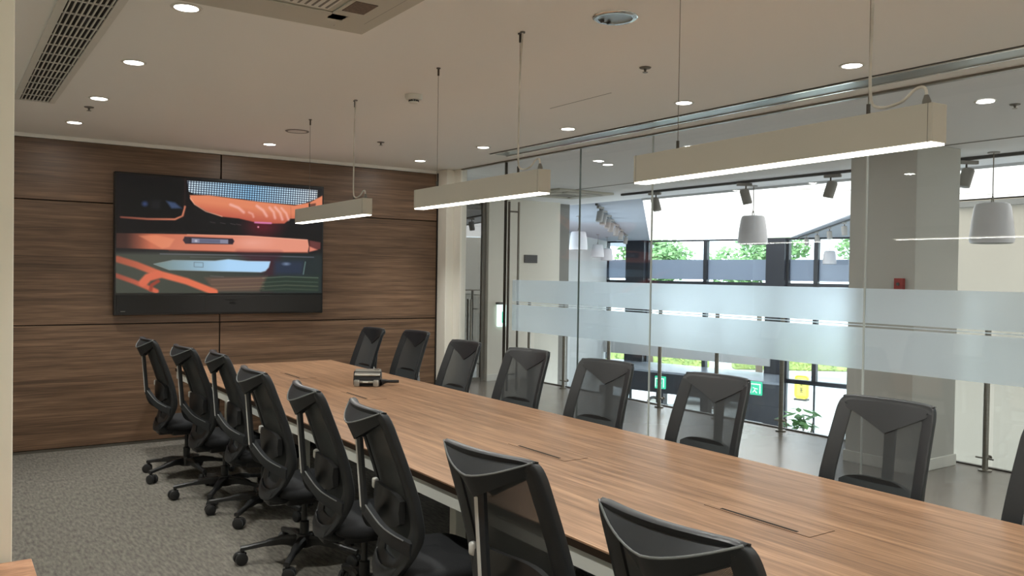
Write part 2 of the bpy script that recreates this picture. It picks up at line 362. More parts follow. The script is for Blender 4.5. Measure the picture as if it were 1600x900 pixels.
# wall A (white) with projecting sign
struct('wall_lobby', box(B(), 6.93, 8.29, 10.8, 11.1, -.3, H), M['white'], 'cream white wall at the far end of the lobby', 'wall')
struct('wall_lobby.001', box(B(), 8.29, 8.6, 10.95, 11.1, -4, H), M['grey'], 'grey return beside the cream lobby wall', 'wall')
struct('baseboard_lobby', box(B(), 6.92, 7.62, 10.786, 10.8, .001, .10), M['plast'], 'white skirting along the cream lobby wall', 'baseboard')
tag(obj('wall_plaque', box(B(), 7.59, 7.84, 10.785, 10.8, 1.82, 1.945, .002, 1), M['dgrey']), 'small dark grey plaque on the cream lobby wall', 'plaque')
es = thing('exit_sign', 'teal and white sign box projecting from the cream wall beside the door bar', 'sign', (7.16, 10.8, 1.0))
obj('housing', box(B(), -.07, .07, -.06, 0, -.17, .17, .004, 1), M['egreen'], es)
obj('pictogram', box(B(), -.01, .05, -.064, -.060, -.11, .06), M['green'], es)
obj('cap', box(B(), -.09, .0, -.07, 0, .17, .205, .004, 1), M['dgrey'], es)
# grey glass doors left of wall A
w = sroot('window_6', 'dark grey glass partition beyond the side pane', 'glass partition', (XG, 11.15, 0), math.radians(-7))
obj('pane', box(B(), .3, 2.09, 0, .012, .05, H-.06), M['tint'], w)
obj('frame', box(box(B(), 2.05, 2.10, -.03, .03, 0, H), .25, 2.1, -.02, .03, 0, .05), M['grey'], w)
obj('pull_bar', tube(B(), [(1.86, -.06, .25), (1.86, -.06, 1.25)], .014, 12), M['steel'], w, smooth=40)
obj('rail', box(B(), .3, 2.05, -.014, -.002, 1.38, 1.395), M['grey'], w)
struct('wall_lobby.002', box(B(), 4.3, 8.3, 13.2, 13.3, 0, H), M['grey'], 'grey wall deep behind the dark glass partition', 'wall')
struct('floor.002', box(B(), XG-.1, 6.93, 10.9, 13.2, -.1, 0), M['dgrey'], 'dark floor behind the grey glass partition', 'floor')
struct('wall_lobby.003', box(B(), XG-.1, XG+.06, YW+.1, 13.2, 0, H), M['gwhite'], 'grey white corridor wall beyond the walnut wall', 'wall')
# column
col = sroot('column', 'square white column standing in the lobby', 'column', (6.77, 3.93, 0))
obj('shaft', box(B(), 0, .69, 0, .62, 0, H-.001, .004, 1), M['gwhite'], col)
bm = box(B(), -.014, .704, -.014, .634, .001, .10, .003, 1)
obj('skirting', bm, M['plast'], col)
cb = thing('call_point', 'small red box on the column just above the frosted band', 'alarm box', (6.77, 4.05, 1.6))
obj('housing', box(B(), -.045, -.001, -.04, .04, -.05, .05, .004, 1), M['red'], cb)
obj('button', lathe(B(), [(.001, 0), (.014, 0), (.014, .008), (.001, .008)]), M['dgrey'], cb, loc=(-.045, 0, 0), rot=(0, -PI/2, 0))
# right atrium wall
struct('wall_atrium', box(B(), 12.3, 12.5, -2.5, 6.5, -4, H+.02), M['w2'], 'tall cream wall across the atrium on the right', 'wall')
bm = B()
for y in (2.2, 5.35): box(bm, 12.29, 12.3, y, y+.02, -4, H)
box(bm, 12.2, 12.3, -2.5, 6.5, H-.10, H-.02)
struct('trim_10', bm, M['grey'], 'grey rail and joints on the tall cream atrium wall', 'trim')
struct('wall_atrium.001', prism(B(), [(10.5, 15.9), (13.56, 17.64), (18.65, 21.64), (18.6, 21.8), (10.3, 16.2)], -4, H), M['awall'], 'pale grey side wall of the atrium left of the windows', 'wall')
struct('floor.003', prism(B(), [(7.7, -2.5), (7.7, 16), (18.6, 21.8), (22.5, 6), (24, -2.5)], -4.2, -4.0), M['tile'], 'ground floor of the atrium below the walkway', 'floor')
struct('wall_lobby.004', box(B(), XG, 12.5, -2.6, -2.5, -4, H), M['white'], 'lobby end wall behind the camera', 'wall')

# facade in its own frame: s along the wall, w toward the room, z up
fu = Vector((.2421, -.9703, 0)); fn = Vector((-.9703, -.2421, 0)); FP = Vector((19.05, 20.04, 0))
FR = math.atan2(fu.y, fu.x)           # local x = along the facade, local y = away from the room
def bay(idx, s0, s1, label, tr=-1.3, low=-4., mid=None, film=True, hi_m=None):
    w = sroot(f'window_{idx}', label, 'window', FP+fu*s0, FR); L = s1-s0
    obj('pane', box(B(), 0, L, -.01, .01, low, 2.75), M['fglass'], w)
    if film: obj('frosted_band', box(B(), .03, L-.03, .02, .025, 1.57, 2.18), M['bfrost'], w)
    bm = B()
    box(bm, 0, L, -.05, .05, 2.75, H); box(bm, 0, L, -.08, .08, 1.41, 1.51)
    for x in (0, L-.06):
        box(bm, x, x+.06, -.08, .08, tr if tr else low, H)
    if tr:
        for x in (0, L-.02): box(bm, x, x+.02, -.03, .03, low, tr)
    if tr: box(bm, 0, L, -.08, .08, tr-.06, tr+.06)
    if mid: box(bm, mid-.03, mid+.03, -.06, .06, low, tr)
    obj('frame', bm, M['mull'], w)
    if hi_m is not None: obj('mullion', box(B(), hi_m-.11, hi_m+.11, -.14, .1, tr or -1, 1.41), M['mull'], w)
    return w
bay(7, -1.66, -.75, 'narrow leftmost window of the atrium facade', tr=None, low=-1.15)
bay(8, -.05, 2.05, 'atrium window right of the left black column', tr=None, low=-1.15)
bay(9, 2.05, 4.1, 'atrium window left of the right black column', tr=None, low=-1.15)
bay(10, 4.66, 5.5, 'narrow atrium window right of the right black column', mid=None)
bay(11, 5.5, 7.4, 'tall atrium window seen beside the white column')
bay(12, 7.4, 9.5, 'atrium window sliver showing between column and cream wall', mid=None)
for i, (a, b) in enumerate(((-.75, -.05), (4.1, 4.66))):
    w = struct('column.001', box(B(), 0, b-a, -.25, .15, -4 if i else -1.2, H), M['clad'], ['left black clad column between the atrium windows', 'right black clad column between the atrium windows'][i], 'column', loc=FP+fu*a, rot=(0, 0, FR))
struct('trim_11', box(B(), -1.66, 4.3, -.27, -.10, -.90, -.38), M['awall'], 'pale spandrel rail across the lower atrium windows', 'trim', loc=FP+fu*-.0+fn*.05, rot=(0, 0, FR))
# entrance vestibule
v = sroot('entrance_canopy', 'dark entrance vestibule with a flat grey roof below the windows', 'entrance', FP+fn*.1, FR)
poly = [(-1.2, -.0), (-1.1, -1.0), (-.4, -1.7), (.6, -2.0), (5.45, -2.0), (4.62, 0)]
obj('roof', prism(B(), poly, -1.18, -1.12), M['ledge'], v)
obj('fascia', prism(B(), [(x*1.0, y+.02 if y < 0 else y) for x, y in poly], -1.76, -1.181), M['clad'], v)
bm = B()
for x in (-.35, 1.7, 3.15): box(bm, x-.12, x+.12, -1.9, -1.66, -4, -1.76)
obj('pier', bm, M['clad'], v)
obj('side_wall', prism(B(), [(4.35, -1.97), (5.43, -1.97), (4.64, -.05), (4.35, -.05)], -4, -1.765), M['clad'], v)
bm = B()
for x in (.6, 2.45): box(bm, x-.03, x+.03, -1.8, -1.74, -4, -1.76)
box(bm, -.3, 4.3, -1.8, -1.74, -3.0, -2.95)
obj('door_frame', bm, M['mull'], v)
obj('door_glass', box(B(), -.3, 4.3, -1.775, -1.765, -4, -1.76), M['fglass'], v)
def exit_sign(s, z, label):
    e = thing('exit_sign', label, 'exit sign', FP+fu*s+fn*2.1+Vector((0, 0, z)), FR, 'green exit signs on the entrance fascia')
    obj('box', box(B(), -.17, .17, -.05, .03, -.18, .18, .01, 1), M['green'], e)
    obj('field', box(B(), -.15, .15, -.056, -.05, -.16, .16), M['green'], e)
    bm = B()
    box(bm, -.15, -.12, -.06, -.056, -.13, .12); box(bm, .12, .15, -.06, -.056, -.13, .12); box(bm, -.15, .15, -.06, -.056, .1, .13)
    lathe(bm, [(.001, -.059), (.03, -.059), (.03, -.056), (.001, -.056)], seg=10)
    tube(bm, [(.0, -.058, .0), (-.02, -.058, -.05), (.05, -.058, -.12)], .014, 6); tube(bm, [(-.02, -.058, -.05), (-.07, -.058, -.11)], .014, 6)
    tube(bm, [(-.07, -.058, .02), (0, -.058, .0), (.07, -.058, -.01)], .012, 6)
    bm.verts.ensure_lookup_table()
    obj('running_figure', bm, M['egreen'], e)
exit_sign(1.79, -1.45, 'left green exit sign on the dark entrance fascia')
exit_sign(4.76, -1.32, 'right green exit sign on the dark entrance fascia')

# glass railing along the walkway
rl = thing('glass_railing', 'glass railing with round steel posts along the walkway edge', 'railing', (7.46, 0, 0))
ys = [-.6, .5, 1.55, 2.6, 3.66, 4.74, 5.79, 6.7, 7.63, 8.6, 9.58, 10.45]
for i, y in enumerate(ys):
    p = obj('post', lathe(B(), [(.001, 0), (.055, 0), (.055, .012), (.026, .016), (.024, .03), (.024, 1.33), (.02, 1.34), (.001, 1.34)], seg=18), M['steel'], rl, loc=(0, y, 0.0), smooth=40)
    for z in (.11, 1.0):
        bm = B()
        tube(bm, [(0, 0, z), (.075, 0, z)], .009, 8); tube(bm, [(0, -.07, z), (0, .08, z)], .008, 8)
        tube(bm, [(.072, -.0, z), (.082, 0, z)], .02, 10)
        obj('clamp', bm, M['steel'], p, smooth=40)
for a, b in zip(ys, ys[1:]):
    obj('pane', box(B(), .086, .098, a+.02, b-.02, .03, 1.25), M['rail_glass'], rl)
bm = box(B(), .08, .104, ys[0], ys[-1], 1.25, 1.262)
obj('cap_rail', bm, M['steel'], rl)

# ================================================================ OUTSIDE
struct('ground', box(B(), 18, 140, -60, 140, -4.3, -4.02), M['ground'], 'pale sunlit paving outside the building', 'ground')
rd = obj('road', box(B(), -3, 3, -60, 60, 0, .012), M['road'], loc=(39, 30, -4.02), rot=(0, 0, math.radians(28)))
rd['kind'] = 'structure'; rd['label'] = 'pale road crossing outside the atrium windows'; rd['category'] = 'road'
def leaves(bm, c, r, n, size, squash=.8):
    for _ in range(n):
        a = Vector((random.gauss(0, 1), random.gauss(0, 1), random.gauss(0, 1))).normalized()*random.random()**.35
        p = Vector(c)+Vector((a.x*r, a.y*r, a.z*r*squash))
        u = Vector((random.gauss(0, 1), random.gauss(0, 1), random.gauss(0, 1))).normalized(); v = u.orthogonal().normalized()
        s = size*random.uniform(.6, 1.3)
        bm.faces.new([bm.verts.new(p+u*s), bm.verts.new(p+v*s*.5), bm.verts.new(p-u*s), bm.verts.new(p-v*s*.5)])
tl = ['leafy tree outside the leftmost atrium window', 'leafy tree outside, right of the left black column', 'leafy tree outside the middle of the atrium windows', 'leafy tree outside, left of the right black column', 'leafy tree outside the right atrium windows', 'pale leafy tree outside behind the hanging speaker by the white column']
for i, (x, y) in enumerate(((26.5, 34.5), (30.6, 32.0), (33.6, 27.4), (37.6, 23.2), (37.5, 18.5), (39, 13.0))):
    t = thing('street_tree', tl[i], 'tree', (x, y, -4.02), 0, 'trees outside the atrium')
    obj('trunk', tube(B(), [(0, 0, 0), (.05, .1, 2.2), (-.1, 0, 4.2), (.1, .1, 5.6)], [.2, .15, .11, .05], 8), M['bark'], t, smooth=60)
    bm = B()
    for k in range(7): leaves(bm, (random.uniform(-1.3, 1.3), random.uniform(-1.3, 1.3), random.uniform(5.6, 8.4)), random.uniform(1.0, 1.5), 620 if i < 4 else 300, .17)
    cr = obj('crown', bm, M['leaf'], t)
for i, (x, y, l, a) in enumerate(((37.0, 39.2, 8.0, -37), (43.8, 33.4, 7.0, -37), (48.5, 26.8, 6.5, -55))):
    h = tag(obj('hedge', B(), M['hedge']), ['clipped green hedge outside, left stretch', 'yellow green clipped hedge outside, middle stretch', 'bright green hedge outside the right tall window'][i], 'hedge', 'hedges outside the atrium')
    bm = B(); box(bm, -l/2, l/2, -.5, .5, 0, 1.15, .1, 2)
    for _ in range(2600):
        p = Vector((random.uniform(-l/2, l/2), random.choice((-.52, .52)) if random.random() < .5 else random.uniform(-.5, .5), 0)); p.z = 1.17 if abs(p.y) < .51 else random.uniform(0, 1.15)
        p.y += random.uniform(-.06, .06); p.z += random.uniform(-.05, .09)
        u = Vector((random.gauss(0, 1), random.gauss(0, 1), random.gauss(0, 1))).normalized(); vv = u.orthogonal().normalized(); s = .1
        bm.faces.new([bm.verts.new(p+u*s), bm.verts.new(p+vv*s*.5), bm.verts.new(p-u*s), bm.verts.new(p-vv*s*.5)])
    bm.to_mesh(h.data); bm.free(); h.location = (x, y, -4.02); h.rotation_euler = (0, 0, math.radians(a))
def car(x, y, a, body, label):
    t = thing('car', label, 'car', (x, y, -4.02), math.radians(a), 'cars parked outside')
    prof = [(-2.15, .35), (-2.2, .75), (-1.9, .92), (-1.35, .98), (-.75, 1.42), (.7, 1.45), (1.35, 1.0), (2.05, .88), (2.2, .6), (2.15, .32)]
    R90 = Matrix.Rotation(PI/2, 4, 'X')
    bm = B(); prism(bm, prof, -.85, .85, R90); bmesh.ops.bevel(bm, geom=list(bm.edges), offset=.05, segments=2, affect='EDGES')
    obj('body', bm, body, t, smooth=50)
    bm = B(); prism(bm, [(-1.2, 1.0), (-.72, 1.36), (.62, 1.38), (1.15, 1.02)], -.862, .862, R90)
    obj('windows', bm, M['cglass'], t)
    for wx in (-1.35, 1.35):
        for s in (-1, 1):
            w = obj('wheel', tube(B(), [(wx, s*.66, .32), (wx, s*.87, .32)], .32, 20), M['tyre'], t, smooth=40)
            obj('hubcap', tube(B(), [(wx, s*.865, .32), (wx, s*.885, .32)], .2, 14), M['silver'], w, smooth=40)
car(28.1, 26.6, -60, M['car'], 'silver car parked outside behind the chair mesh')
car(25.0, 27.4, -60, M['carw'], 'white car parked outside left of the silver car')
ys_ = thing('standing_sign', 'yellow standing sign with two dark characters outside on the paving', 'sign', (33.3, 24.7, -4.02), FR)
obj('board', box(B(), -.32, .32, -.05, .05, .08, 1.15, .14, 3), M['yellow'], ys_)
bm = B()
for z in (.78, .48):
    box(bm, -.08, .08, -.056, -.05, z-.02, z+.02); box(bm, -.015, .015, -.056, -.05, z-.1, z+.1); box(bm, -.08, .08, -.056, -.05, z+.07, z+.1); box(bm, -.08, .08, -.056, -.05, z-.1, z-.07)
obj('characters', bm, M['dgrey'], ys_)
obj('foot', box(B(), -.3, .3, -.2, .2, 0, .08, .02, 1), M['dgrey'], ys_)
pl = thing('potted_plant', 'leafy green plant in the atrium beyond the railing, right of a steel post', 'plant', (15.2, 11.35, -4.0))
obj('pot', lathe(B(), [(.001, 0), (.22, 0), (.3, .5), (.28, .52), (.25, .47), (.001, .45)], seg=20), M['plast'], pl, smooth=40)
bm = B()
for k in range(14):
    a = k*2.4; r = .25+.25*random.random(); h = 1.9+.8*random.random()
    tube(bm, [(0, 0, .45), (r*.4*math.cos(a), r*.4*math.sin(a), h*.6), (r*math.cos(a), r*math.sin(a), h)], .012, 5)
obj('stems', bm, M['bark'], pl)
bm = B()
for k in range(90):
    a = random.random()*6.28; r = .08+.32*random.random(); h = 1.7+1.15*random.random(); p = Vector((r*math.cos(a), r*math.sin(a), h))
    u = Vector((math.cos(a), math.sin(a), random.uniform(-.6, .5))).normalized(); vv = u.cross(Vector((0, 0, 1))).normalized(); s = random.uniform(.13, .2)
    vs = [p-u*s, p-u*s*.3+vv*s*.45, p+u*s*.3+vv*s*.4, p+u*s, p+u*s*.3-vv*s*.4, p-u*s*.3-vv*s*.45]
    bm.faces.new([bm.verts.new(q) for q in vs])
obj('leaves', bm, M['plant'], pl)

# ================================================================ TABLE
tb = thing('conference_table', 'long oak veneer conference table with white steel frame', 'table', (2.54, 0, 0))
TX = .75; Y0, Y1 = -1.1, 8.06
obj('tabletop', box(B(), -TX, TX, Y0, Y1, .7325, .74, .001, 1), M['table'], tb)
obj('edge_band', box(B(), -TX+.001, TX-.001, Y0+.001, Y1-.001, .7065, .7323), M['tedge'], tb)
bm = B()
for x in (-TX+.01, TX-.04): box(bm, x, x+.03, Y0+.02, Y1-.02, .640, .706)
for y in (Y0+.02, Y1-.05): box(bm, -TX+.04, TX-.04, y, y+.03, .640, .706)
for y in (1.1, 3.3, 5.5): box(bm, -TX+.04, TX-.04, y, y+.05, .66, .698)
obj('apron', bm, M['apron'], tb)
for y in (-.6, 1.55, 3.55, 5.65, 7.5):
    for s in (-1, 1):
        l = obj('leg', box(B(), s*.42-.03, s*.42+.03, y-.03, y+.03, .02, .66, .003, 1), M['apron'], tb)
        obj('foot', box(B(), s*.42-.05, s*.42+.05, y-.05, y+.05, 0, .02, .003, 1), M['dgrey'], l)
obj('cable_tray', box(B(), -.16, .16, -.6, 7.5, .56, .6), M['dgrey'], tb)
for y in (2.04, 3.41, 5.64, 6.98):
    hb = obj('cable_flap', box(B(), -.055, .085, y-.24, y+.24, .7405, .7415), M['table'], tb)
    bm = B()
    box(bm, -.057, -.0555, y-.24, y+.24, .7405, .7412); box(bm, .0855, .087, y-.24, y+.24, .7405, .7412)
    for yy in (y-.2415, y+.24): box(bm, -.057, .087, yy, yy+.0015, .7405, .7412)
    obj('seam', bm, M['tedge'], hb)
    obj('cable_slot', box(B(), -.046, -.032, y-.18, y+.17, .7412, .7422), M['gap'], hb)

# ================================================================ CHAIRS
def spl(pts, n):
    out = []
    P = [Vector(p) for p in pts]; P = [P[0]*2-P[1]]+P+[P[-1]*2-P[-2]]
    for i in range(1, len(P)-2):
        for k in range(n):
            t = k/n; a, b, c, d_ = P[i-1], P[i], P[i+1], P[i+2]
            out.append(.5*((2*b)+(c-a)*t+(2*a-5*b+4*c-d_)*t*t+(3*b-a-3*c+d_)*t*t*t))
    out.append(P[-2]); return out
prof = spl([(.37, -.235, 0), (.42, -.208, 0), (.48, -.182, 0), (.54, -.170, 0), (.61, -.172, 0), (.70, -.195, 0), (.85, -.240, 0), (1.0, -.292, 0), (1.12, -.335, 0)], 6)
def yb(z):
    for a, b in zip(prof, prof[1:]):
        if z <= b.x: return a.y+(b.y-a.y)*(z-a.x)/(b.x-a.x)
    return prof[-1].y
def SY(x, z): return yb(z)+.045*(abs(x)/.23)**2*(.5+.5*min(1, max(0, (z-.45)/.3)))
half = spl([(0, .388, 0), (.07, .390, 0), (.12, .405, 0), (.165, .455, 0), (.208, .53, 0), (.238, .60, 0), (.244, .69, 0), (.240, .82, 0), (.232, .98, 0), (.227, 1.05, 0), (.214, 1.085, 0), (.185, 1.098, 0), (.10, 1.100, 0), (0, 1.100, 0)], 4)
loop = [(p.x, p.y) for p in half]+[(-p.x, p.y) for p in half[-2:0:-1]]
def norm2(i):
    a = loop[i-1]; b = loop[(i+1) % len(loop)]; t = Vector((b[0]-a[0], b[1]-a[1])).normalized(); return Vector((-t.y, t.x))   # inward for ccw
def wid(z):
    w = 0
    for a, b in zip(half, half[1:]):
        if a.y <= z <= b.y and b.y > a.y: w = max(w, a.x+(b.x-a.x)*(z-a.y)/(b.y-a.y))
    return w
def make_chair(label, group):
    t = thing('conference_chair', label, 'chair', (0, 0, 0), 0, group)
    # frame ring: rounded section swept round the outline
    FWD = .060
    sec = [(0, -.014), (.004, -.019), (.03, -.018), (FWD, -.006), (FWD, .004), (.03, .012), (.006, .014), (0, .008)]
    rows = []
    for i, (x, z) in enumerate(loop):
        n = norm2(i); r = []
        for a, b in sec:
            k = 1.0+.35*min(1, max(0, (.72-z)/.2))
            px, pz = x+n.x*a*k, z+n.y*a*k; r.append((px, SY(px, pz)+b, pz))
        rows.append(r)
    rows.append(rows[0]); bm = B(); grid(bm, rows, True); bmesh.ops.remove_doubles(bm, verts=bm.verts, dist=1e-5)
    fr = obj('back_frame', bm, M['frame'], t, smooth=50)
    # net
    bm = B(); rows = []
    for k in range(25):
        z = .425+(1.07-.425)*k/24; w = wid(z)-.03
        rows.append([(w*(j/6-1), SY(w*(j/6-1), z)+.002, z) for j in range(13)])
    grid(bm, rows); obj('backrest', bm, M['mesh'], t, smooth=60)
    # gusset at the top, open hollow towards the back
    bm = B(); R1, R2, R3 = [], [], []
    N = 17
    for j in range(N):
        u = j/(N-1)*2-1; c = (1-abs(u)**1.5); x = u*.212
        R1.append(Vector((x, SY(x, 1.095)-.002, 1.097)))
        R2.append(Vector((x*.995, SY(x, 1.09)-.014-.038*c, 1.092-.064*c)))
        c3 = (1-abs(u))
        R3.append(Vector((x*.93, SY(x, 1.04)-.012-.027*c3**1.3, 1.056-.098*c3)))
    R4 = [Vector((p.x, p.y+.012+.03*(1-abs(j/(N-1)*2-1)), p.z+.006)) for j, p in enumerate(R3)]
    R0 = [Vector((p.x, p.y+.012, p.z-.004)) for p in R1]
    grid(bm, [R0, R1, R2, R3, R4]); gs = obj('back_bracket', bm, M['frame'], t, smooth=40)
    mo = gs.modifiers.new('thickness', 'SOLIDIFY'); mo.thickness = .005
    bm = B(); F1, F2 = [], []
    for j in range(N):
        u = j/(N-1)*2-1; x = u*.205; c3 = 1-abs(u)
        F1.append((x, SY(x, 1.088)+.013, 1.088)); zz = 1.050-.100*c3; F2.append((x*.97, SY(x, zz)+.009, zz))
    F3 = [(p[0], p[1]-.006, p[2]) for p in F2]
    grid(bm, [F1, F2, F3]); obj('front_plate', bm, M['frame'], gs, smooth=40)
    obj('rim_highlight', tube(B(), [p+Vector((0, -.002, .001)) for p in R2], .0032, 6), M['rim'], gs, smooth=60)  # lighter grey bead standing in for the highlight along the rear rim
    # spine and lower arms
    zt, zb = .975, .665; yt = SY(0, .96)-.038; ybm = -.290
    bm = B()
    def sect(y, z, w, dp): return [(-w, y, z), (-w, y-dp*.6, z), (-w*.5, y-dp, z), (w*.5, y-dp, z), (w, y-dp*.6, z), (w, y, z)]
    rows = [sect(yt+.004, zt+.015, .036, .014)]+[sect(yt+(ybm-yt)*k/6, zt+(zb-zt)*k/6, .024+.002*abs(k-3)/3, .022) for k in range(7)]
    grid(bm, rows, True); bm.faces.new([v for v in bm.verts][:6][::-1]); bm.verts.ensure_lookup_table(); bm.faces.new(bm.verts[-6:])
    sp = obj('spine', bm, M['frame'], t, smooth=35)
    obj('inlay', box(B(), -.008, .008, -.0035, .001, -.14, .14, .003, 2), M['inlay'], sp, loc=(0, (yt+ybm)/2-.0215, (zt+zb)/2-.0), rot=(math.atan2(ybm-yt, zt-zb), 0, 0))
    for s in (-1, 1):
        bm = B(); rows = []
        pts = spl([(0, ybm-.004, .682), (s*.045, ybm+.008, .652), (s*.12, -.240, .590), (s*.200, SY(.2, .54)-.012, .540)], 4)
        for k, p in enumerate(pts):
            h = .030-.004*math.sin(k/len(pts)*PI); dp = .012
            rows.append([(p.x, p.y-dp, p.z-h), (p.x, p.y-dp-.004, p.z), (p.x, p.y-dp, p.z+h), (p.x, p.y+dp, p.z+h), (p.x, p.y+dp, p.z-h)])
        grid(bm, rows, True); bm.verts.ensure_lookup_table(); bm.faces.new(bm.verts[:5]); bm.faces.new(bm.verts[-5:])
        arm = obj('back_arm', bm, M['frame'], t, smooth=35)
        obj('highlight_edge', tube(B(), [(p.x, p.y-.013, p.z+.027) for p in pts[2:-1]], .003, 5), M['rim'], arm)  # highlight on the arm, put in as a lighter grey bead
    # cradle under the back
    bm = B(); rows = []
    for k in range(9):
        u = k/8; z = .455-.105*math.sin(u*PI/2)**.9; y = SY(0, .45)-.02-.025*math.sin(u*PI)+.20*max(0, u-.35)
        w = .155-.075*u
        rows.append([(-w, y+.035, z+.02), (-w*.8, y, z), (-w*.4, y-.012, z-.012), (0, y-.016, z-.016), (w*.4, y-.012, z-.012), (w*.8, y, z), (w, y+.035, z+.02)])
    grid(bm, rows); cr = obj('cradle', bm, M['frame'], t, smooth=50)
    mo = cr.modifiers.new('thickness', 'SOLIDIFY'); mo.thickness = .008
    # lumbar pad
    bm = B(); rows = []
    for j in range(15):
        u = j/14*2-1; x = u*.165; y = SY(x, .69)-.022; h = .074*(1-.4*abs(u)**4)
        rows.append([(x, y-.012, .685-h), (x, y-.017, .685), (x, y-.012, .685+h), (x, y+.010, .685+h), (x, y+.012, .685), (x, y+.010, .685-h)])
    grid(bm, rows, True); bm.verts.ensure_lookup_table(); bm.faces.new(bm.verts[:6]); bm.faces.new(bm.verts[-6:])
    lp = obj('lumbar_pad', bm, M['black'], t, smooth=40)
    for s in (-1,):
        kb = obj('lumbar_knob', box(B(), s*.178-.016, s*.178+.016, SY(.18, .7)-.042, SY(.18, .7)-.016, .705, .75, .009, 2), M['inlay'], lp, smooth=50)
    # seat
    bm = B(); rows = []
    outl = []
    for k in range(40):
        a = 2*PI*k/40; ca, sa = math.cos(a), math.sin(a); e = .32
        outl.append((.245*math.copysign(abs(ca)**(2*e), ca), .030+.222*math.copysign(abs(sa)**(2*e), sa)))
    for sc, z in ((.80, .398), (.95, .400), (1.0, .415), (1.0, .435), (.97, .452), (.88, .463), (.6, .468), (.25, .466)):
        rows.append([(x*sc, y*sc, z+(-.018*max(0, (y-.12)/.12)**2 if z > .42 else 0)) for x, y in outl])
    grid(bm, rows, True); bm.verts.ensure_lookup_table(); bm.faces.new(bm.verts[:40]); bm.faces.new(bm.verts[-40:])
    obj('seat', bm, M['fabric'], t, smooth=50)
    bm = B(); box(bm, -.09, .09, -.13, .10, .335, .398, .015, 2); box(bm, -.06, .06, -.22, -.1, .345, .375, .01, 2)
    tube(bm, [(.09, .02, .37), (.2, .03, .375)], .007, 8); tube(bm, [(.2, .03, .375), (.24, .03, .375)], .011, 8)
    obj('tilt_mechanism', bm, M['black'], t, smooth=40)
    obj('gas_lift', lathe(B(), [(.001, .08), (.026, .08), (.026, .22), (.016, .225), (.016, .335), (.001, .335)], seg=16), M['black'], t, smooth=40)
    obj('hub', lathe(B(), [(.001, .075), (.05, .08), (.052, .13), (.04, .15), (.001, .152)], seg=20), M['black'], t, smooth=40)
    for k in range(5):
        a = 2*PI*k/5+PI/2+.35-math.radians(29)
        bm = B(); rows = []
        for r, zc, w, h in ((.035, .115, .024, .028), (.12, .122, .022, .022), (.20, .112, .019, .017), (.21, .108, .015, .013), (.30, .094, .014, .012), (.345, .088, .016, .011)):
            rows.append([(r, -w, zc-h), (r, -w, zc+h*.5), (r, -w*.6, zc+h), (r, w*.6, zc+h), (r, w, zc+h*.5), (r, w, zc-h)])
        grid(bm, rows, True); bm.verts.ensure_lookup_table(); bm.faces.new(bm.verts[:6]); bm.faces.new(bm.verts[-6:])
        tube(bm, [(.332, 0, .09), (.332, 0, .06)], .011, 8)
        leg = obj('leg', bm, M['black'], t, rot=(0, 0, a), smooth=35)
        bm = B(); cx = .332
        R = Matrix.Translation((cx, 0, 0)) @ Matrix.Rotation(.9+k*1.3, 4, 'Z')
        b2 = B()
        for s in (-1, 1):
            tube(b2, [(-.012, s*.008, .034), (-.012, s*.012, .034), (-.012, s*.028, .034), (-.012, s*.032, .034)], [.026, .034, .034, .026], 18)
        box(b2, -.034, .022, -.006, .006, .034, .066, .004, 1)
        bmesh.ops.transform(b2, matrix=R, verts=b2.verts)
        obj('caster', b2, M['black'], leg, smooth=40); bm.free()
    return t
gl = 'chairs along the near left side of the table'; gr = 'chairs along the glass side of the table'
LEFT = [(1.64, 6.96, -90, 0), (1.72, 6.17, -88, 29), (1.81, 5.58, -95, 22), (1.72, 4.57, -92, 29), (1.73, 3.78, -97, 27), (1.73, 3.10, -98, 37), (1.68, 2.19, -83, 5), (1.63, 1.35, -87, 24)]
ordl = ['farthest of the left row, next to the walnut wall', 'second from the walnut wall in the left row', 'third from the walnut wall in the left row', 'fourth from the walnut wall in the left row',
        'fifth from the walnut wall in the left row', 'sixth from the walnut wall in the left row', 'seventh in the left row, counting from the walnut wall', 'nearest of the left row, cut off by the bottom edge']
c0 = None
for (x, y, a, tn), lb in zip(LEFT, ordl):
    lab = 'black mesh-back swivel chair, '+lb
    if c0 is None: c0 = make_chair(lab, gl); c0.location = (x, y, 0); c0.rotation_euler = (0, 0, math.radians(a))
    else: dup(c0, (x, y, 0), math.radians(a), lab, gl, tn)
RIGHT = [(3.18, 7.43, 90), (3.37, 6.90, 92), (3.18, 5.72, 90), (3.21, 4.87, 96), (3.20, 4.00, 97), (3.23, 3.14, 93), (3.21, 2.14, 91), (3.19, 1.33, 90)]
ordr = ['farthest across the table against the walnut wall', 'second across the table in front of the walnut wall', 'across the table in front of the white jamb and side pane', 'across the table in front of the glass door',
        'across the table in front of the narrow glass pane', 'across the table in front of the dark entrance vestibule', 'large across the table in front of the white column', 'cut by the right edge of the picture across the table']
for (x, y, a), lb in zip(RIGHT, ordr):
    dup(c0, (x, y, 0), math.radians(a), 'black mesh-back swivel chair '+lb, gr, random.uniform(0, 70))

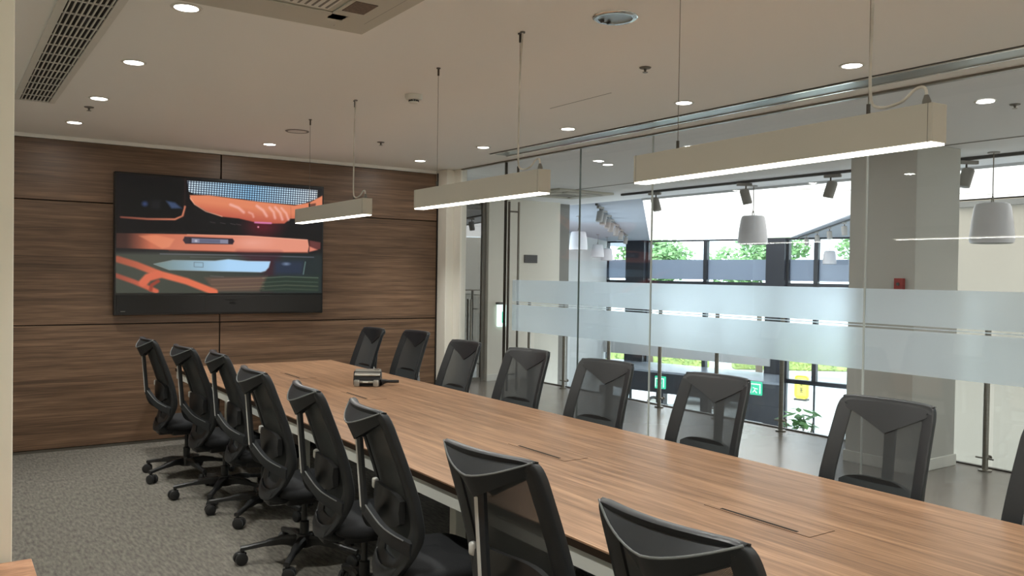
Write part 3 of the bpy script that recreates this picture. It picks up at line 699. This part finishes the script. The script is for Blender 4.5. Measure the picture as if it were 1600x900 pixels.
# ================================================================ PENDANT LAMPS
def pendant(loc, rz, L, cy, label, dev=1):
    t = thing('linear_pendant', label, 'pendant lamp', loc, rz, 'linear pendant lamps over the table')
    w = .033; h = .113
    bm = box(B(), -w, w, -L/2, L/2, .006, h, .0015, 1)
    hs = obj('housing', bm, M['lamp'], t)
    bm = B()
    for s in (-1, 1): box(bm, -w-.0008, w+.0008, s*(L/2-.014)-.0005, s*(L/2-.014)+.0005, .004, h+.0008)
    obj('end_seam', bm, M['grey'], hs)
    obj('diffuser', box(B(), -w+.003, w-.003, -L/2+.004, L/2-.004, 0, .006), M['led'], t)
    top = H-loc[2]
    for y in (L/2*.65, -L/2*.65):
        wr = obj('suspension_wire', tube(B(), [(0, y, h), (0, y, top-.03)], .0014, 6), M['wire'], t)
        obj('wire_grip', tube(B(), [(0, y, h), (0, y, h+.035)], .006, 8), M['dsteel'], wr)
        bm = tube(B(), [(0, y, top-.045), (0, y, top-.006)], .006, 8); tube(bm, [(0, y, top-.006), (0, y, top-.001)], .012, 12)
        obj('ceiling_fixing', bm, M['dsteel'], wr)
    y = -L/2*.65
    pts = spl([(-.006, y-.03, top-.002), (-.008, y-.016, top-.2), (-.008, y-.012, h+.25), (-.008, y-.012, h+.06), (-.006, y-.04, h+.018), (-.004, y-.11, h+.022), (0, -L/2+.075, h+.052), (0, -L/2+.045, h+.048), (0, -L/2+.04, h)], 6)
    pc = obj('power_cable', tube(B(), pts, .0045, 8), M['cable'], t, smooth=60)
    obj('cable_gland', tube(B(), [(0, -L/2+.04, h), (0, -L/2+.04, h+.012), (0, -L/2+.041, h+.03)], [.012, .012, .006], 12), M['grey'], pc, smooth=50)
    obj('cable_rose', tube(B(), [(-.006, y-.03, top-.008), (-.006, y-.03, top-.001)], .012, 12), M['grey'], pc)
    light('AREA', 'lamp_light', (0, 0, -.004), P_PEND, PENDC, parent=t, shape='RECTANGLE', size=.055, size_y=L-.02)
pendant((2.325, 1.91, 2.008), math.radians(-4.0), 1.30, 0, 'large linear pendant lamp nearest the camera over the table')
pendant((2.32, -.1, 2.008), 0, 1.30, 0, 'added linear pendant lamp, unseen behind the camera, lighting the near end')  # extra lamp, added unseen to brighten the camera end
pendant((2.335, 3.79, 2.008), math.radians(-1.5), 1.30, 0, 'middle linear pendant lamp over the table')
pendant((2.35, 5.80, 2.008), math.radians(-1.0), 1.34, 0, 'farthest linear pendant lamp, overlapping the television')

# ================================================================ CEILING FITTINGS
def downlight(x, y, label, z=H, lit=True):
    t = thing('downlight', label, 'downlight', (x, y, z), 0, 'round recessed downlights')
    bm = lathe(B(), [(.052, -.001), (.052, -.005), (.060, -.006), (.067, -.003), (.068, -.001)], seg=32)
    obj('ring', bm, M['plast'], t, smooth=40)
    obj('lens', lathe(B(), [(.001, -.0055), (.050, -.0055), (.052, -.001), (.001, -.001)], seg=32), M['down'], t)
    light('SPOT', 'downlight_beam', (0, 0, -.02), P_SPOT, WARM, parent=t, spot_size=math.radians(76), spot_blend=.9, shadow_soft_size=.05)
    light('AREA', 'downlight_glow', (0, 0, -.008), P_GLOW, WARM, parent=t, shape='DISK', size=.09)
lab = {(.91, 3.94): 'nearest lit downlight of the left ceiling row', (.91, 5.16): 'second lit downlight of the left ceiling row', (.91, 6.40): 'third lit downlight of the left ceiling row', (.90, 7.58): 'lit downlight of the left row closest to the walnut wall',
       (2.52, 7.69): 'lit downlight above the television between the two rows', (4.13, 7.78): 'lit downlight of the right row closest to the walnut wall', (4.14, 6.57): 'second lit downlight from the walnut wall in the right row',
       (4.14, 5.31): 'third lit downlight from the walnut wall in the right row', (4.12, 4.03): 'fourth lit downlight from the walnut wall in the right row', (4.11, 2.77): 'nearest lit downlight of the right row beside the near pendant cable',
       (.91, 2.7): 'lit downlight of the left row just out of the frame', (.91, 1.4): 'lit downlight of the left row behind the frame', (4.11, 1.5): 'lit downlight of the right row just out of the frame', (4.11, .2): 'lit downlight of the right row behind the frame', (.91, .2): 'added unseen downlight above and behind the camera, brightening the ceiling', (.91, -.9): 'added unseen fill downlight by the wall behind the camera', (2.52, -.9): 'added unseen fill downlight by the near end of the table'}  # downlights behind the camera are added, unseen fill for the ceiling
for (x, y), l in lab.items(): downlight(x, y, l)
# big silver downlight (unlit)
t = thing('reflector_downlight', 'large unlit silver reflector downlight in the ceiling', 'downlight', (2.52, 2.9, H))
obj('ring', lathe(B(), [(.078, -.001), (.078, -.008), (.092, -.010), (.102, -.004), (.103, -.001)], seg=40), M['chrome'], t, smooth=40)
bm = B(); rows = [[(r*math.cos(2*PI*k/24), r*math.sin(2*PI*k/24), z) for k in range(24)] for r, z in ((.078, -.004), (.060, -.0022), (.03, -.0012), (.001, -.001))]
grid(bm, rows, True); obj('reflector', bm, M['slot'], t)
bm = B()
for s in (-1, 1): box(bm, s*.02-.003, s*.02+.003, .055, .075, -.012, -.003)
obj('clips', bm, M['dgrey'], t)
t = thing('reflector_downlight.001', 'flush unlit round downlight near the far pendant wires', 'downlight', (2.47, 6.83, H))
obj('ring', lathe(B(), [(.078, -.001), (.078, -.005), (.092, -.006), (.098, -.001)], seg=40), M['grey'], t, smooth=40)
obj('lens', lathe(B(), [(.001, -.004), (.077, -.004), (.077, -.001), (.001, -.001)], seg=40), M['plast'], t)
t = thing('smoke_detector', 'white smoke detector on the ceiling by the middle pendant wire', 'smoke detector', (2.57, 4.94, H))
obj('base', lathe(B(), [(.001, -.001), (.056, -.001), (.056, -.022), (.05, -.034), (.034, -.037), (.001, -.037)], seg=32), M['plast'], t, smooth=40)
bm = B()
for k in range(10):
    a = 2*PI*k/10; box(bm, .024, .034, -.005, .005, -.048, -.037, mtx=Matrix.Rotation(a, 4, 'Z'))
obj('vents', bm, M['dgrey'], t)
obj('cap', lathe(B(), [(.001, -.048), (.032, -.048), (.028, -.058), (.001, -.060)], seg=24), M['plast'], t, smooth=40)
def sprinkler(x, y, label, z=H):
    t = thing('sprinkler', label, 'sprinkler', (x, y, z), 0, 'ceiling sprinklers')
    obj('plate', lathe(B(), [(.001, -.001), (.034, -.001), (.030, -.006), (.012, -.008), (.001, -.008)], seg=20), M['grey'], t, smooth=40)
    obj('body', lathe(B(), [(.001, -.008), (.009, -.008), (.006, -.02), (.004, -.028), (.001, -.028)], seg=10), M['dsteel'], t)
    obj('deflector', lathe(B(), [(.001, -.027), (.015, -.027), (.015, -.030), (.001, -.030)], seg=14), M['steel'], t)
sprinkler(3.26, 3.49, 'small sprinkler on the ceiling near the large silver downlight')
sprinkler(.90, 6.79, 'small sprinkler between the two far left downlights')
sprinkler(3.27, 6.91, 'small sprinkler near the walnut wall right of the far pendant')
sprinkler(5.84, 2.73, 'small sprinkler on the lobby ceiling at the upper right')
# linear air grille
t = thing('air_grille', 'long white linear air grille in the ceiling at the left', 'air grille', (.55, 0, H))
obj('backing', box(B(), -.10, .10, 1.6, 6.74, -.003, -.001), M['gap'], t)
bm = B(); box(bm, -.125, -.09, 1.58, 6.76, -.012, -.001); box(bm, .09, .125, 1.58, 6.76, -.012, -.001); box(bm, -.09, .09, 6.735, 6.76, -.012, -.001); box(bm, -.09, .09, 1.58, 1.605, -.012, -.001)
obj('frame', bm, M['plast'], t)
for k in range(8): x = -.09+.18*(k+.5)/8; obj('long_bar', box(B(), x-.003, x+.003, 1.605, 6.735, -.011, -.003), M['plast'], t)
y = 1.7
while y < 6.7: obj('cross_bar', box(B(), -.09, .09, y-.007, y+.007, -.008, -.003), M['plast'], t); y += .22
# cassette air conditioner
def cassette(cx, cy, hw, label, name='air_conditioner'):
    t = thing(name, label, 'air conditioner', (cx, cy, H))
    obj('panel', box(B(), -hw, hw, -hw, hw, -.032, -.001, .006, 2), M['lamp'], t)
    bm = B(); g = hw*.40
    box(bm, -g, g, -g, g, -.038, -.031, .003, 1); gr_ = obj('intake_grille', bm, M['plast'], t)
    bm = B()
    for k in range(12): x = -g*.9+1.8*g*k/11; box(bm, x-.005, x+.005, -g*.9, g*.9, -.0395, -.0382)
    obj('slots', bm, M['grey'], gr_)
    for k in range(4):
        R = Matrix.Rotation(k*PI/2, 4, 'Z')
        fl = obj('louver', box(B(), -hw*.62, hw*.62, hw*.46, hw*.84, -.040, -.033, .002, 1, R), M['lamp'], t)
        obj('louver_gap', box(B(), -hw*.64, hw*.64, hw*.84, hw*.86, -.0335, -.0318, 0, 1, R), M['grey'], fl)
    return t
ca = cassette(1.20, 3.285, .475, 'square ceiling air conditioner cut by the top edge')
obj('display_window', box(B(), .235, .335, .0, .15, -.0425, -.0402), M['label'], ca)
cassette(7.35, 9.45, .48, 'square ceiling air conditioner in the lobby beyond the glass')

# ================================================================ TELEVISION
TVX0, TVX1, TVZ0, TVZ1 = 1.32, 3.31, 1.205, 2.515
tv = thing('television', 'large wall-mounted television showing an orange car interior', 'television', (TVX0, YW, TVZ0))
TW = TVX1-TVX0; TH = TVZ1-TVZ0
obj('housing', box(B(), 0, TW, -.085, -.012, 0, TH, .004, 2), M['tvblack'], tv)
obj('wall_mount', box(B(), .5, TW-.5, -.012, -.0005, .3, TH-.3), M['dgrey'], tv)
br = obj('speaker_bar', box(B(), .02, TW-.02, -.092, -.085, .015, .185, .002, 1), M['tvbar'], tv)
obj('divider', box(B(), .80, .805, -.0935, -.092, .015, .185), M['tvblack'], br)
obj('sensor', box(box(B(), .98, 1.12, -.0935, -.092, .135, .145), 1.03, 1.10, -.0935, -.092, .10, .125), M['tvblack'], br)
obj('maker_mark', box(B(), .055, .095, -.0935, -.092, .033, .039), M['grey'], br)

# picture on the screen, painted as vertex colours of an emissive sheet
NX, NY = 520, 290
uu, vv = np.meshgrid(np.linspace(0, 1, NX), np.linspace(0, 1, NY))
PX = 15+1220*uu; PY = (30+85*uu)*(1-vv)+(765-10*uu)*vv
def sd(poly):
    P = np.array(poly, float); d2 = np.full(PX.shape, 1e9); ins = np.zeros(PX.shape, bool)
    for (x0, y0), (x1, y1) in zip(P, np.roll(P, -1, 0)):
        ex, ey = x1-x0, y1-y0; t_ = np.clip(((PX-x0)*ex+(PY-y0)*ey)/(ex*ex+ey*ey+1e-9), 0, 1)
        d2 = np.minimum(d2, (PX-x0-t_*ex)**2+(PY-y0-t_*ey)**2)
        if y0 != y1:
            c = ((y0 > PY) != (y1 > PY)) & (PX < (x1-x0)*(PY-y0)/(y1-y0)+x0); ins ^= c
    return np.where(ins, -1, 1)*np.sqrt(d2)
def seg(pts):
    d_ = np.full(PX.shape, 1e9)
    for (x0, y0), (x1, y1) in zip(pts, pts[1:]):
        ex, ey = x1-x0, y1-y0; t_ = np.clip(((PX-x0)*ex+(PY-y0)*ey)/(ex*ex+ey*ey+1e-9), 0, 1)
        d_ = np.minimum(d_, np.hypot(PX-x0-t_*ex, PY-y0-t_*ey))
    return d_
def ss(d_, soft): return np.clip(.5-d_/soft, 0, 1)
img = np.zeros(PX.shape+(3,)); img[:] = (16, 15, 18)
def paint(a, c):
    global img
    c = np.asarray(c, float)
    if c.ndim == 1: c = c[None, None]
    img = img*(1-a[..., None])+c*a[..., None]
def ramp(t_, c0, c1):
    t_ = np.clip(t_, 0, 1)[..., None]; return np.array(c0, float)*(1-t_)+np.array(c1, float)*t_
paint(ss(515-PY, 30), ramp((PX-500)/600, (62, 66, 58), (34, 42, 44)))
paint(ss(seg([(385, 60), (380, 250), (370, 295)]), 26)*.6, (96, 56, 46))
paint(ss(seg([(40, 298), (180, 308), (330, 308), (372, 285), (385, 230)])-6, 8), ramp(PX/330, (110, 60, 50), (200, 120, 92)))
paint(ss(sd([(40, 60), (380, 70), (378, 240), (365, 285), (330, 298), (40, 290)]), 8), (14, 15, 17))
paint(ss(np.hypot(PX-165, PY-215)-14, 22)*.7, (60, 84, 140)); paint(ss(sd([(280, 195), (330, 205), (368, 240), (310, 242)]), 14)*.6, (84, 110, 160))
paint(ss(sd([(200, 195), (250, 190), (250, 250), (200, 245)]), 20)*.3, (50, 50, 60))
g_ = sd([(398, 70), (600, 82), (1200, 126), (1198, 178), (1085, 215), (820, 195), (600, 165), (430, 150), (405, 135)])
gx = .5+.5*np.cos((PX-400+PY*.05)*2*PI/15.2); gy = .5+.5*np.cos((PY-70-(PX-400)*.07)*2*PI/13.4)
dots = np.clip((gx*gy)**.5*2.6-.62, 0, 1)
paint(ss(g_, 5), ramp(dots, (36, 48, 66), (1, 1, 1))*0+np.where(dots[..., None] > 0, 1, 1)*(np.array((40, 52, 72))*(1-dots[..., None])+ramp(np.abs(PX-760)/420, (150, 206, 245), (235, 244, 248))*dots[..., None]))
seat = sd([(412, 158), (520, 158), (600, 168), (820, 196), (1050, 218), (1150, 200), (1235, 158), (1235, 225), (1085, 300), (1025, 300), (985, 330), (830, 330), (700, 300), (600, 290), (505, 255), (440, 215), (415, 185)])
paint(ss(np.hypot((PX-850)/1.6, PY-350)-60, 90)*.8, (98, 20, 34))
paint(ss(seat, 8), ramp((PY-190-(PX-420)*.12)/120, (222, 132, 96), (168, 66, 56)))
paint(ss(np.abs(seg([(415, 175), (440, 215), (505, 258), (600, 288)]))-3, 5)*.7, (240, 180, 150))
for a, b, w_ in (((650, 215), (730, 262), 12), ((810, 222), (872, 284), 12), ((890, 232), (925, 296), 11), ((925, 230), (972, 305), 11), ((965, 235), (1012, 308), 9), ((762, 262), (790, 290), 6)):
    paint(ss(seg([a, ((a[0]+b[0])/2+8, (a[1]+b[1])/2-4), b])-w_*.5, 16)*.75, (252, 200, 196))
paint(ss(seg([(800, 324), (900, 328)])-5, 8)*.9, (220, 130, 190)); paint(ss(np.hypot(PX-820, PY-352)-5, 7), (255, 170, 190))
for x_ in (545, 605, 665, 700): paint(ss(seg([(x_-14, 322+(x_-545)*.08), (x_+14, 328+(x_-545)*.08)])-2, 5)*.6, (110, 96, 96))
paint(ss(seg([(1025, 225), (1028, 295)])-1, 5)*.5, (130, 60, 50))
paint(ss(sd([(1150, 210), (1190, 205), (1190, 235), (1150, 240)]), 8)*.7, (60, 36, 36))
dash = sd([(15, 396), (400, 399), (760, 405), (1140, 428), (1148, 470), (1140, 507), (760, 508), (420, 500), (15, 488)])
fade = np.clip((PX-20)/180, .25, 1)
paint(ss(dash, 7)*fade, ramp((PX-200)/700, (196, 106, 78), (226, 146, 122)))
paint(ss(np.hypot((PX-780)/3.2, PY-450)-20, 60)*.5, (250, 190, 176)); paint(ss(sd([(135, 412), (230, 406), (330, 430), (300, 480), (260, 490)]), 10)*.5, (240, 150, 110))
paint(ss(seg([(400, 402), (760, 408), (1135, 430)])-2, 5)*.7, (250, 190, 160)); paint(ss(seg([(300, 500), (760, 508), (1140, 508)])-4, 8)*.6, (130, 60, 46))
paint(ss(sd([(1150, 432), (1225, 445), (1225, 485), (1150, 505)]), 8)*.8, (120, 60, 58)); paint(ss(sd([(1152, 470), (1205, 490), (1150, 502)]), 8)*.9, (232, 140, 116))
paint(ss(sd([(385, 414), (665, 424), (675, 440), (665, 460), (390, 458), (375, 436)]), 6), (46, 34, 44))
paint(ss(sd([(425, 424), (638, 430), (638, 456), (425, 452)]), 5), (132, 132, 152)); paint(ss(sd([(470, 428), (590, 432), (590, 452), (470, 450)]), 5), (96, 98, 120)); paint(ss(np.hypot(PX-450, PY-440)-7, 8), (190, 190, 205))
paint(ss(seg([(250, 522), (700, 526), (1180, 536)])-2, 7)*.7, (140, 140, 158)); paint(ss(seg([(420, 540), (900, 545)])-2, 7)*.4, (120, 120, 140))
paint(ss(sd([(700, 510), (960, 515), (900, 760), (840, 760), (860, 640)]), 60)*.7, (62, 26, 40))
paint(ss(sd([(860, 655), (1220, 650), (1220, 750), (820, 750)]), 20), (40, 52, 44))
paint(ss(sd([(500, 665), (880, 655), (830, 750), (560, 750)]), 20)*.8, (104, 78, 66))
for y_, c_ in ((672, (150, 120, 100)), (700, (128, 104, 84)), (722, (150, 130, 100)), (738, (110, 96, 76))): paint(ss(seg([(540, y_+8), (860, y_-6)])-2, 7)*.6, c_)
for y_, c_ in ((660, (130, 150, 130)), (688, (90, 110, 90)), (712, (120, 124, 100)), (735, (84, 98, 76))): paint(ss(seg([(850, y_+6), (1000, y_-4), (1210, y_+2)])-2, 7)*.6, c_)
scr = sd([(215, 585), (320, 560), (560, 562), (640, 552), (760, 562), (898, 563), (888, 600), (868, 622), (840, 630), (560, 626), (300, 620)])
paint(ss(scr, 8), ramp((PX-220)/420, (110, 128, 124), (172, 212, 246)))
paint(ss(np.abs(scr)-1, 5)*.4, (240, 246, 250)); paint(ss(np.abs(sd([(440, 572), (492, 574), (492, 602), (440, 600)]))-2, 4)*.7, (90, 104, 110)); paint(ss(seg([(536, 655), (612, 660)])-3, 6)*.5, (110, 104, 108))
paint(ss(sd([(925, 560), (1110, 560), (1105, 640), (925, 640)]), 30)*.8, (40, 50, 74)); paint(ss(np.hypot((PX-1000)/2.5, PY-578)-8, 14)*.7, (150, 170, 200)); paint(ss(seg([(1125, 565), (1112, 640)])-3, 6)*.6, (150, 190, 180))
paint(ss(seg([(20, 556), (120, 590), (245, 645), (400, 690), (560, 755)])-20, 12), ramp(PX/300, (150, 78, 58), (220, 110, 78)))
paint(ss(seg([(10, 655), (110, 695), (230, 752)])-14, 12), ramp(PX/200, (140, 70, 56), (205, 98, 72)))
paint(ss(seg([(160, 700), (185, 668), (240, 650)])-24, 12), (212, 104, 76)); paint(ss(seg([(200, 745), (205, 715), (240, 690)])-10, 10), (150, 62, 46))
img = np.clip(img, 0, 255)/255; img = np.where(img <= .04045, img/12.92, ((img+.055)/1.055)**2.4)
me = bpy.data.meshes.new('screen'); sw = TW-.03; sh = 1.085
verts = np.stack([.015+uu*sw, np.full_like(uu, -.0875), .205+(1-vv)*sh], -1).reshape(-1, 3)
idx = np.arange(NX*NY).reshape(NY, NX)
faces = np.stack([idx[:-1, :-1], idx[1:, :-1], idx[1:, 1:], idx[:-1, 1:]], -1).reshape(-1, 4)
me.vertices.add(len(verts)); me.vertices.foreach_set('co', verts.ravel())
me.loops.add(faces.size); me.loops.foreach_set('vertex_index', faces.ravel())
me.polygons.add(len(faces)); me.polygons.foreach_set('loop_start', np.arange(len(faces))*4); me.polygons.foreach_set('loop_total', np.full(len(faces), 4))
me.update(); at_ = me.color_attributes.new('picture', 'FLOAT_COLOR', 'POINT')
at_.data.foreach_set('color', np.concatenate([img.reshape(-1, 3), np.ones((NX*NY, 1))], 1).ravel().astype(np.float32))
ms = bpy.data.materials.new('screen_picture'); ms.use_nodes = True; nt = ms.node_tree; b_ = nt.nodes['Principled BSDF']
an = nt.nodes.new('ShaderNodeAttribute'); an.attribute_name = 'picture'
b_.inputs['Base Color'].default_value = (.01, .01, .01, 1); b_.inputs['Roughness'].default_value = .25; b_.inputs['Emission Strength'].default_value = .78; b_.inputs['Specular IOR Level'].default_value = .3
nt.links.new(an.outputs['Color'], b_.inputs['Emission Color']); me.materials.append(ms)
so = bpy.data.objects.new('screen', me); C.objects.link(so); so.parent = tv

# ================================================================ CONFERENCE PHONE, COUNTER
ph = thing('conference_phone', 'black and silver conference unit with a stubby black handle on the table', 'conference unit', (2.80, 6.10, .7405), math.radians(-33))
obj('base', box(B(), -.10, .10, -.055, .05, 0, .018, .006, 2), M['tvblack'], ph, smooth=40)
obj('body', prism(B(), [(-.045, .01), (-.05, .05), (-.03, .112), (.03, .118), (.05, .07), (.05, .012)], -.105, .105, Matrix.Rotation(PI/2, 4, 'X') @ Matrix.Rotation(PI/2, 4, 'Y')), M['tvblack'], ph)
obj('top_bar', box(B(), -.097, .103, -.05, .035, -.006, .008, .003, 2), M['silver'], ph, loc=(0, -.012, .108), rot=(math.radians(28), 0, 0))
bm = B()
for s in (-1, 1): box(bm, s*.075-.022, s*.075+.022, -.085, -.048, 0.001, .052, .008, 2)
box(bm, -.06, .06, -.078, -.05, .028, .044, .004, 2)
fb = obj('front_bracket', bm, M['silver'], ph, smooth=40)
obj('button', box(B(), -.028, .014, -.081, -.078, .031, .041, .001, 1), M['plast'], fb)
bm = B()
for x in (.058, .082): tube(bm, [(x, .0, .12), (x, .0, .135)], .007, 10)
obj('knob', bm, M['silver'], ph, smooth=40)
bm = tube(B(), [(.10, -.02, .03), (.14, .0, .035), (.17, .01, .034)], [.03, .016, .010], 10); tube(bm, [(.16, .008, .034), (.24, .03, .032)], .012, 12)
obj('handle', bm, M['tvblack'], ph, smooth=40)
ct = thing('side_counter', 'oak topped side counter at the lower left corner', 'counter', (-.5, 1.6, 0))
obj('countertop', box(B(), .002, .74, 0, 1.34, .71, .74, .002, 1), M['counter'], ct)
obj('carcass', box(B(), .004, .70, .02, 1.32, .06, .709), M['plast'], ct)
obj('plinth', box(B(), .004, .66, .04, 1.30, 0, .06), M['dgrey'], ct)
for k in range(2):
    dr = obj('door', box(B(), .70, .718, .03+k*.645, .665+k*.645, .07, .70, .002, 1), M['counter'], ct)
    obj('handle', tube(B(), [(.73, .60+k*.09, .5), (.73, .60+k*.09, .62)], .005, 8), M['steel'], dr)

# ================================================================ LOBBY FITTINGS
for x, y, l in ((5.6, 2.8, 'lit downlight on the lobby ceiling at the upper right'), (5.79, 6.74, 'lit downlight on the lobby ceiling left of the near pendant'), (6.3, 9.3, 'lit downlight on the lobby ceiling near the cream wall'), (5.7, 4.8, 'lit downlight on the lobby ceiling above the near pendant')):
    downlight(x, y, l)
def track(p, q, label):
    p, q = Vector(p), Vector(q); a = math.atan2((q-p).y, (q-p).x); L = (q-p).length
    o = obj('lighting_track', box(B(), 0, L, -.02, .02, -.03, -.001), M['dgrey'], loc=(p.x, p.y, H), rot=(0, 0, a))
    tag(o, label, 'track', 'lighting tracks'); return o
track((8.0, -1, 0), (8.0, 9.0, 0), 'dark lighting track along the walkway ceiling edge')
track((8.75, 10.45, 0), (16.3, 18.1, 0), 'lighting track running away left of the bright ceiling')
track((12.6, 7.9, 0), (20.0, 15.05, 0), 'lighting track along the right side of the bright ceiling')
def spotl(name, label, group):
    t = thing(name, label, 'spotlight', (0, 0, 0), 0, group)
    obj('adapter', box(B(), -.11, .07, -.022, .022, -.065, -.031, .004, 1), M['spot'], t)
    obj('stem', tube(B(), [(0, 0, -.065), (0, 0, -.13)], .009, 8), M['dsteel'], t)
    obj('head', tube(B(), [(-.022, 0, -.105), (-.02, 0, -.12), (.026, 0, -.275), (.027, 0, -.28)], [.045, .056, .056, .05], 20), M['spot'], t, smooth=40)
    return t
s0 = spotl('track_spotlight', 'grey spotlight on the walkway track, left end of the bright ceiling', 'walkway track spotlights')
s0.location = (8.0, 8.31, H); s0.rotation_euler = (0, 0, math.radians(-70))
dup(s0, (8.0, 6.78, H), math.radians(-35), 'grey tilted spotlight on the walkway track beside the middle hanging speaker')
dup(s0, (8.0, 5.62, H), math.radians(110), 'grey spotlight on the walkway track just left of the white column')
dup(s0, (8.0, 4.16, H), math.radians(150), 'grey spotlight on the walkway track partly behind the right edge of the white column')
ordn = ['nearest', 'second', 'third', 'fourth', 'fifth', 'sixth', 'seventh']
for k, (x, y) in enumerate(((8.97, 10.62), (9.54, 11.2), (10.29, 11.95), (11.15, 12.85), (12.3, 14.0), (13.7, 15.42), (15.5, 17.25))):
    dup(s0, (x, y, H), math.radians(200), f'{ordn[k]} grey spotlight on the track running away left of the bright ceiling', 'left track spotlights')
for k, (x, y) in enumerate(((13.6, 8.87), (14.9, 10.13), (16.2, 11.38), (17.5, 12.63), (18.8, 13.89))):
    dup(s0, (x, y, H), math.radians(20), f'{ordn[k]} grey spotlight on the track right of the bright ceiling', 'right track spotlights')
def speaker(loc, label):
    t = thing('pendant_speaker', label, 'hanging speaker', loc, 0, 'hanging speakers in the atrium')
    obj('shell', lathe(B(), [(.001, .36), (.12, .36), (.138, .35), (.15, .32), (.168, .20), (.182, .06), (.184, .03), (.176, .004), (.17, 0), (.001, 0)], seg=36), M['spk'], t, smooth=35)
    obj('grille', lathe(B(), [(.001, -.006), (.15, -.004), (.168, .0), (.001, .002)], seg=30), M['grey'], t, smooth=40)
    top = H-.001-loc[2]
    cb_ = obj('hanger_cable', tube(B(), [(0, 0, .40), (.008, .004, .55), (0, 0, top)], .005, 8), M['wire'], t)
    bm = tube(B(), [(-.02, 0, .36), (-.012, 0, .40), (0, 0, .43), (.012, 0, .40), (.02, 0, .36)], .006, 8)
    obj('hook', bm, M['steel'], cb_); obj('ceiling_plate', tube(B(), [(0, 0, top-.01), (0, 0, top)], .05, 16), M['spot'], cb_)
speaker((7.85, 3.84, 1.98), 'large white hanging speaker at the right of the white column')
speaker((8.5, 7.08, 2.06), 'white hanging speaker in the middle of the bright ceiling below the near pendant')
speaker((10.4, 12.95, 2.14), 'pale hanging speaker left of the first glass joint, nearest of the cluster')
speaker((15.4, 18.3, 2.16), 'small far hanging speaker right of the first glass joint')
speaker((16.6, 19.3, 2.1), 'smallest hanging speaker, half behind its neighbour')
speaker((20.1, 14.1, 2.05), 'small far hanging speaker just left of the white column')
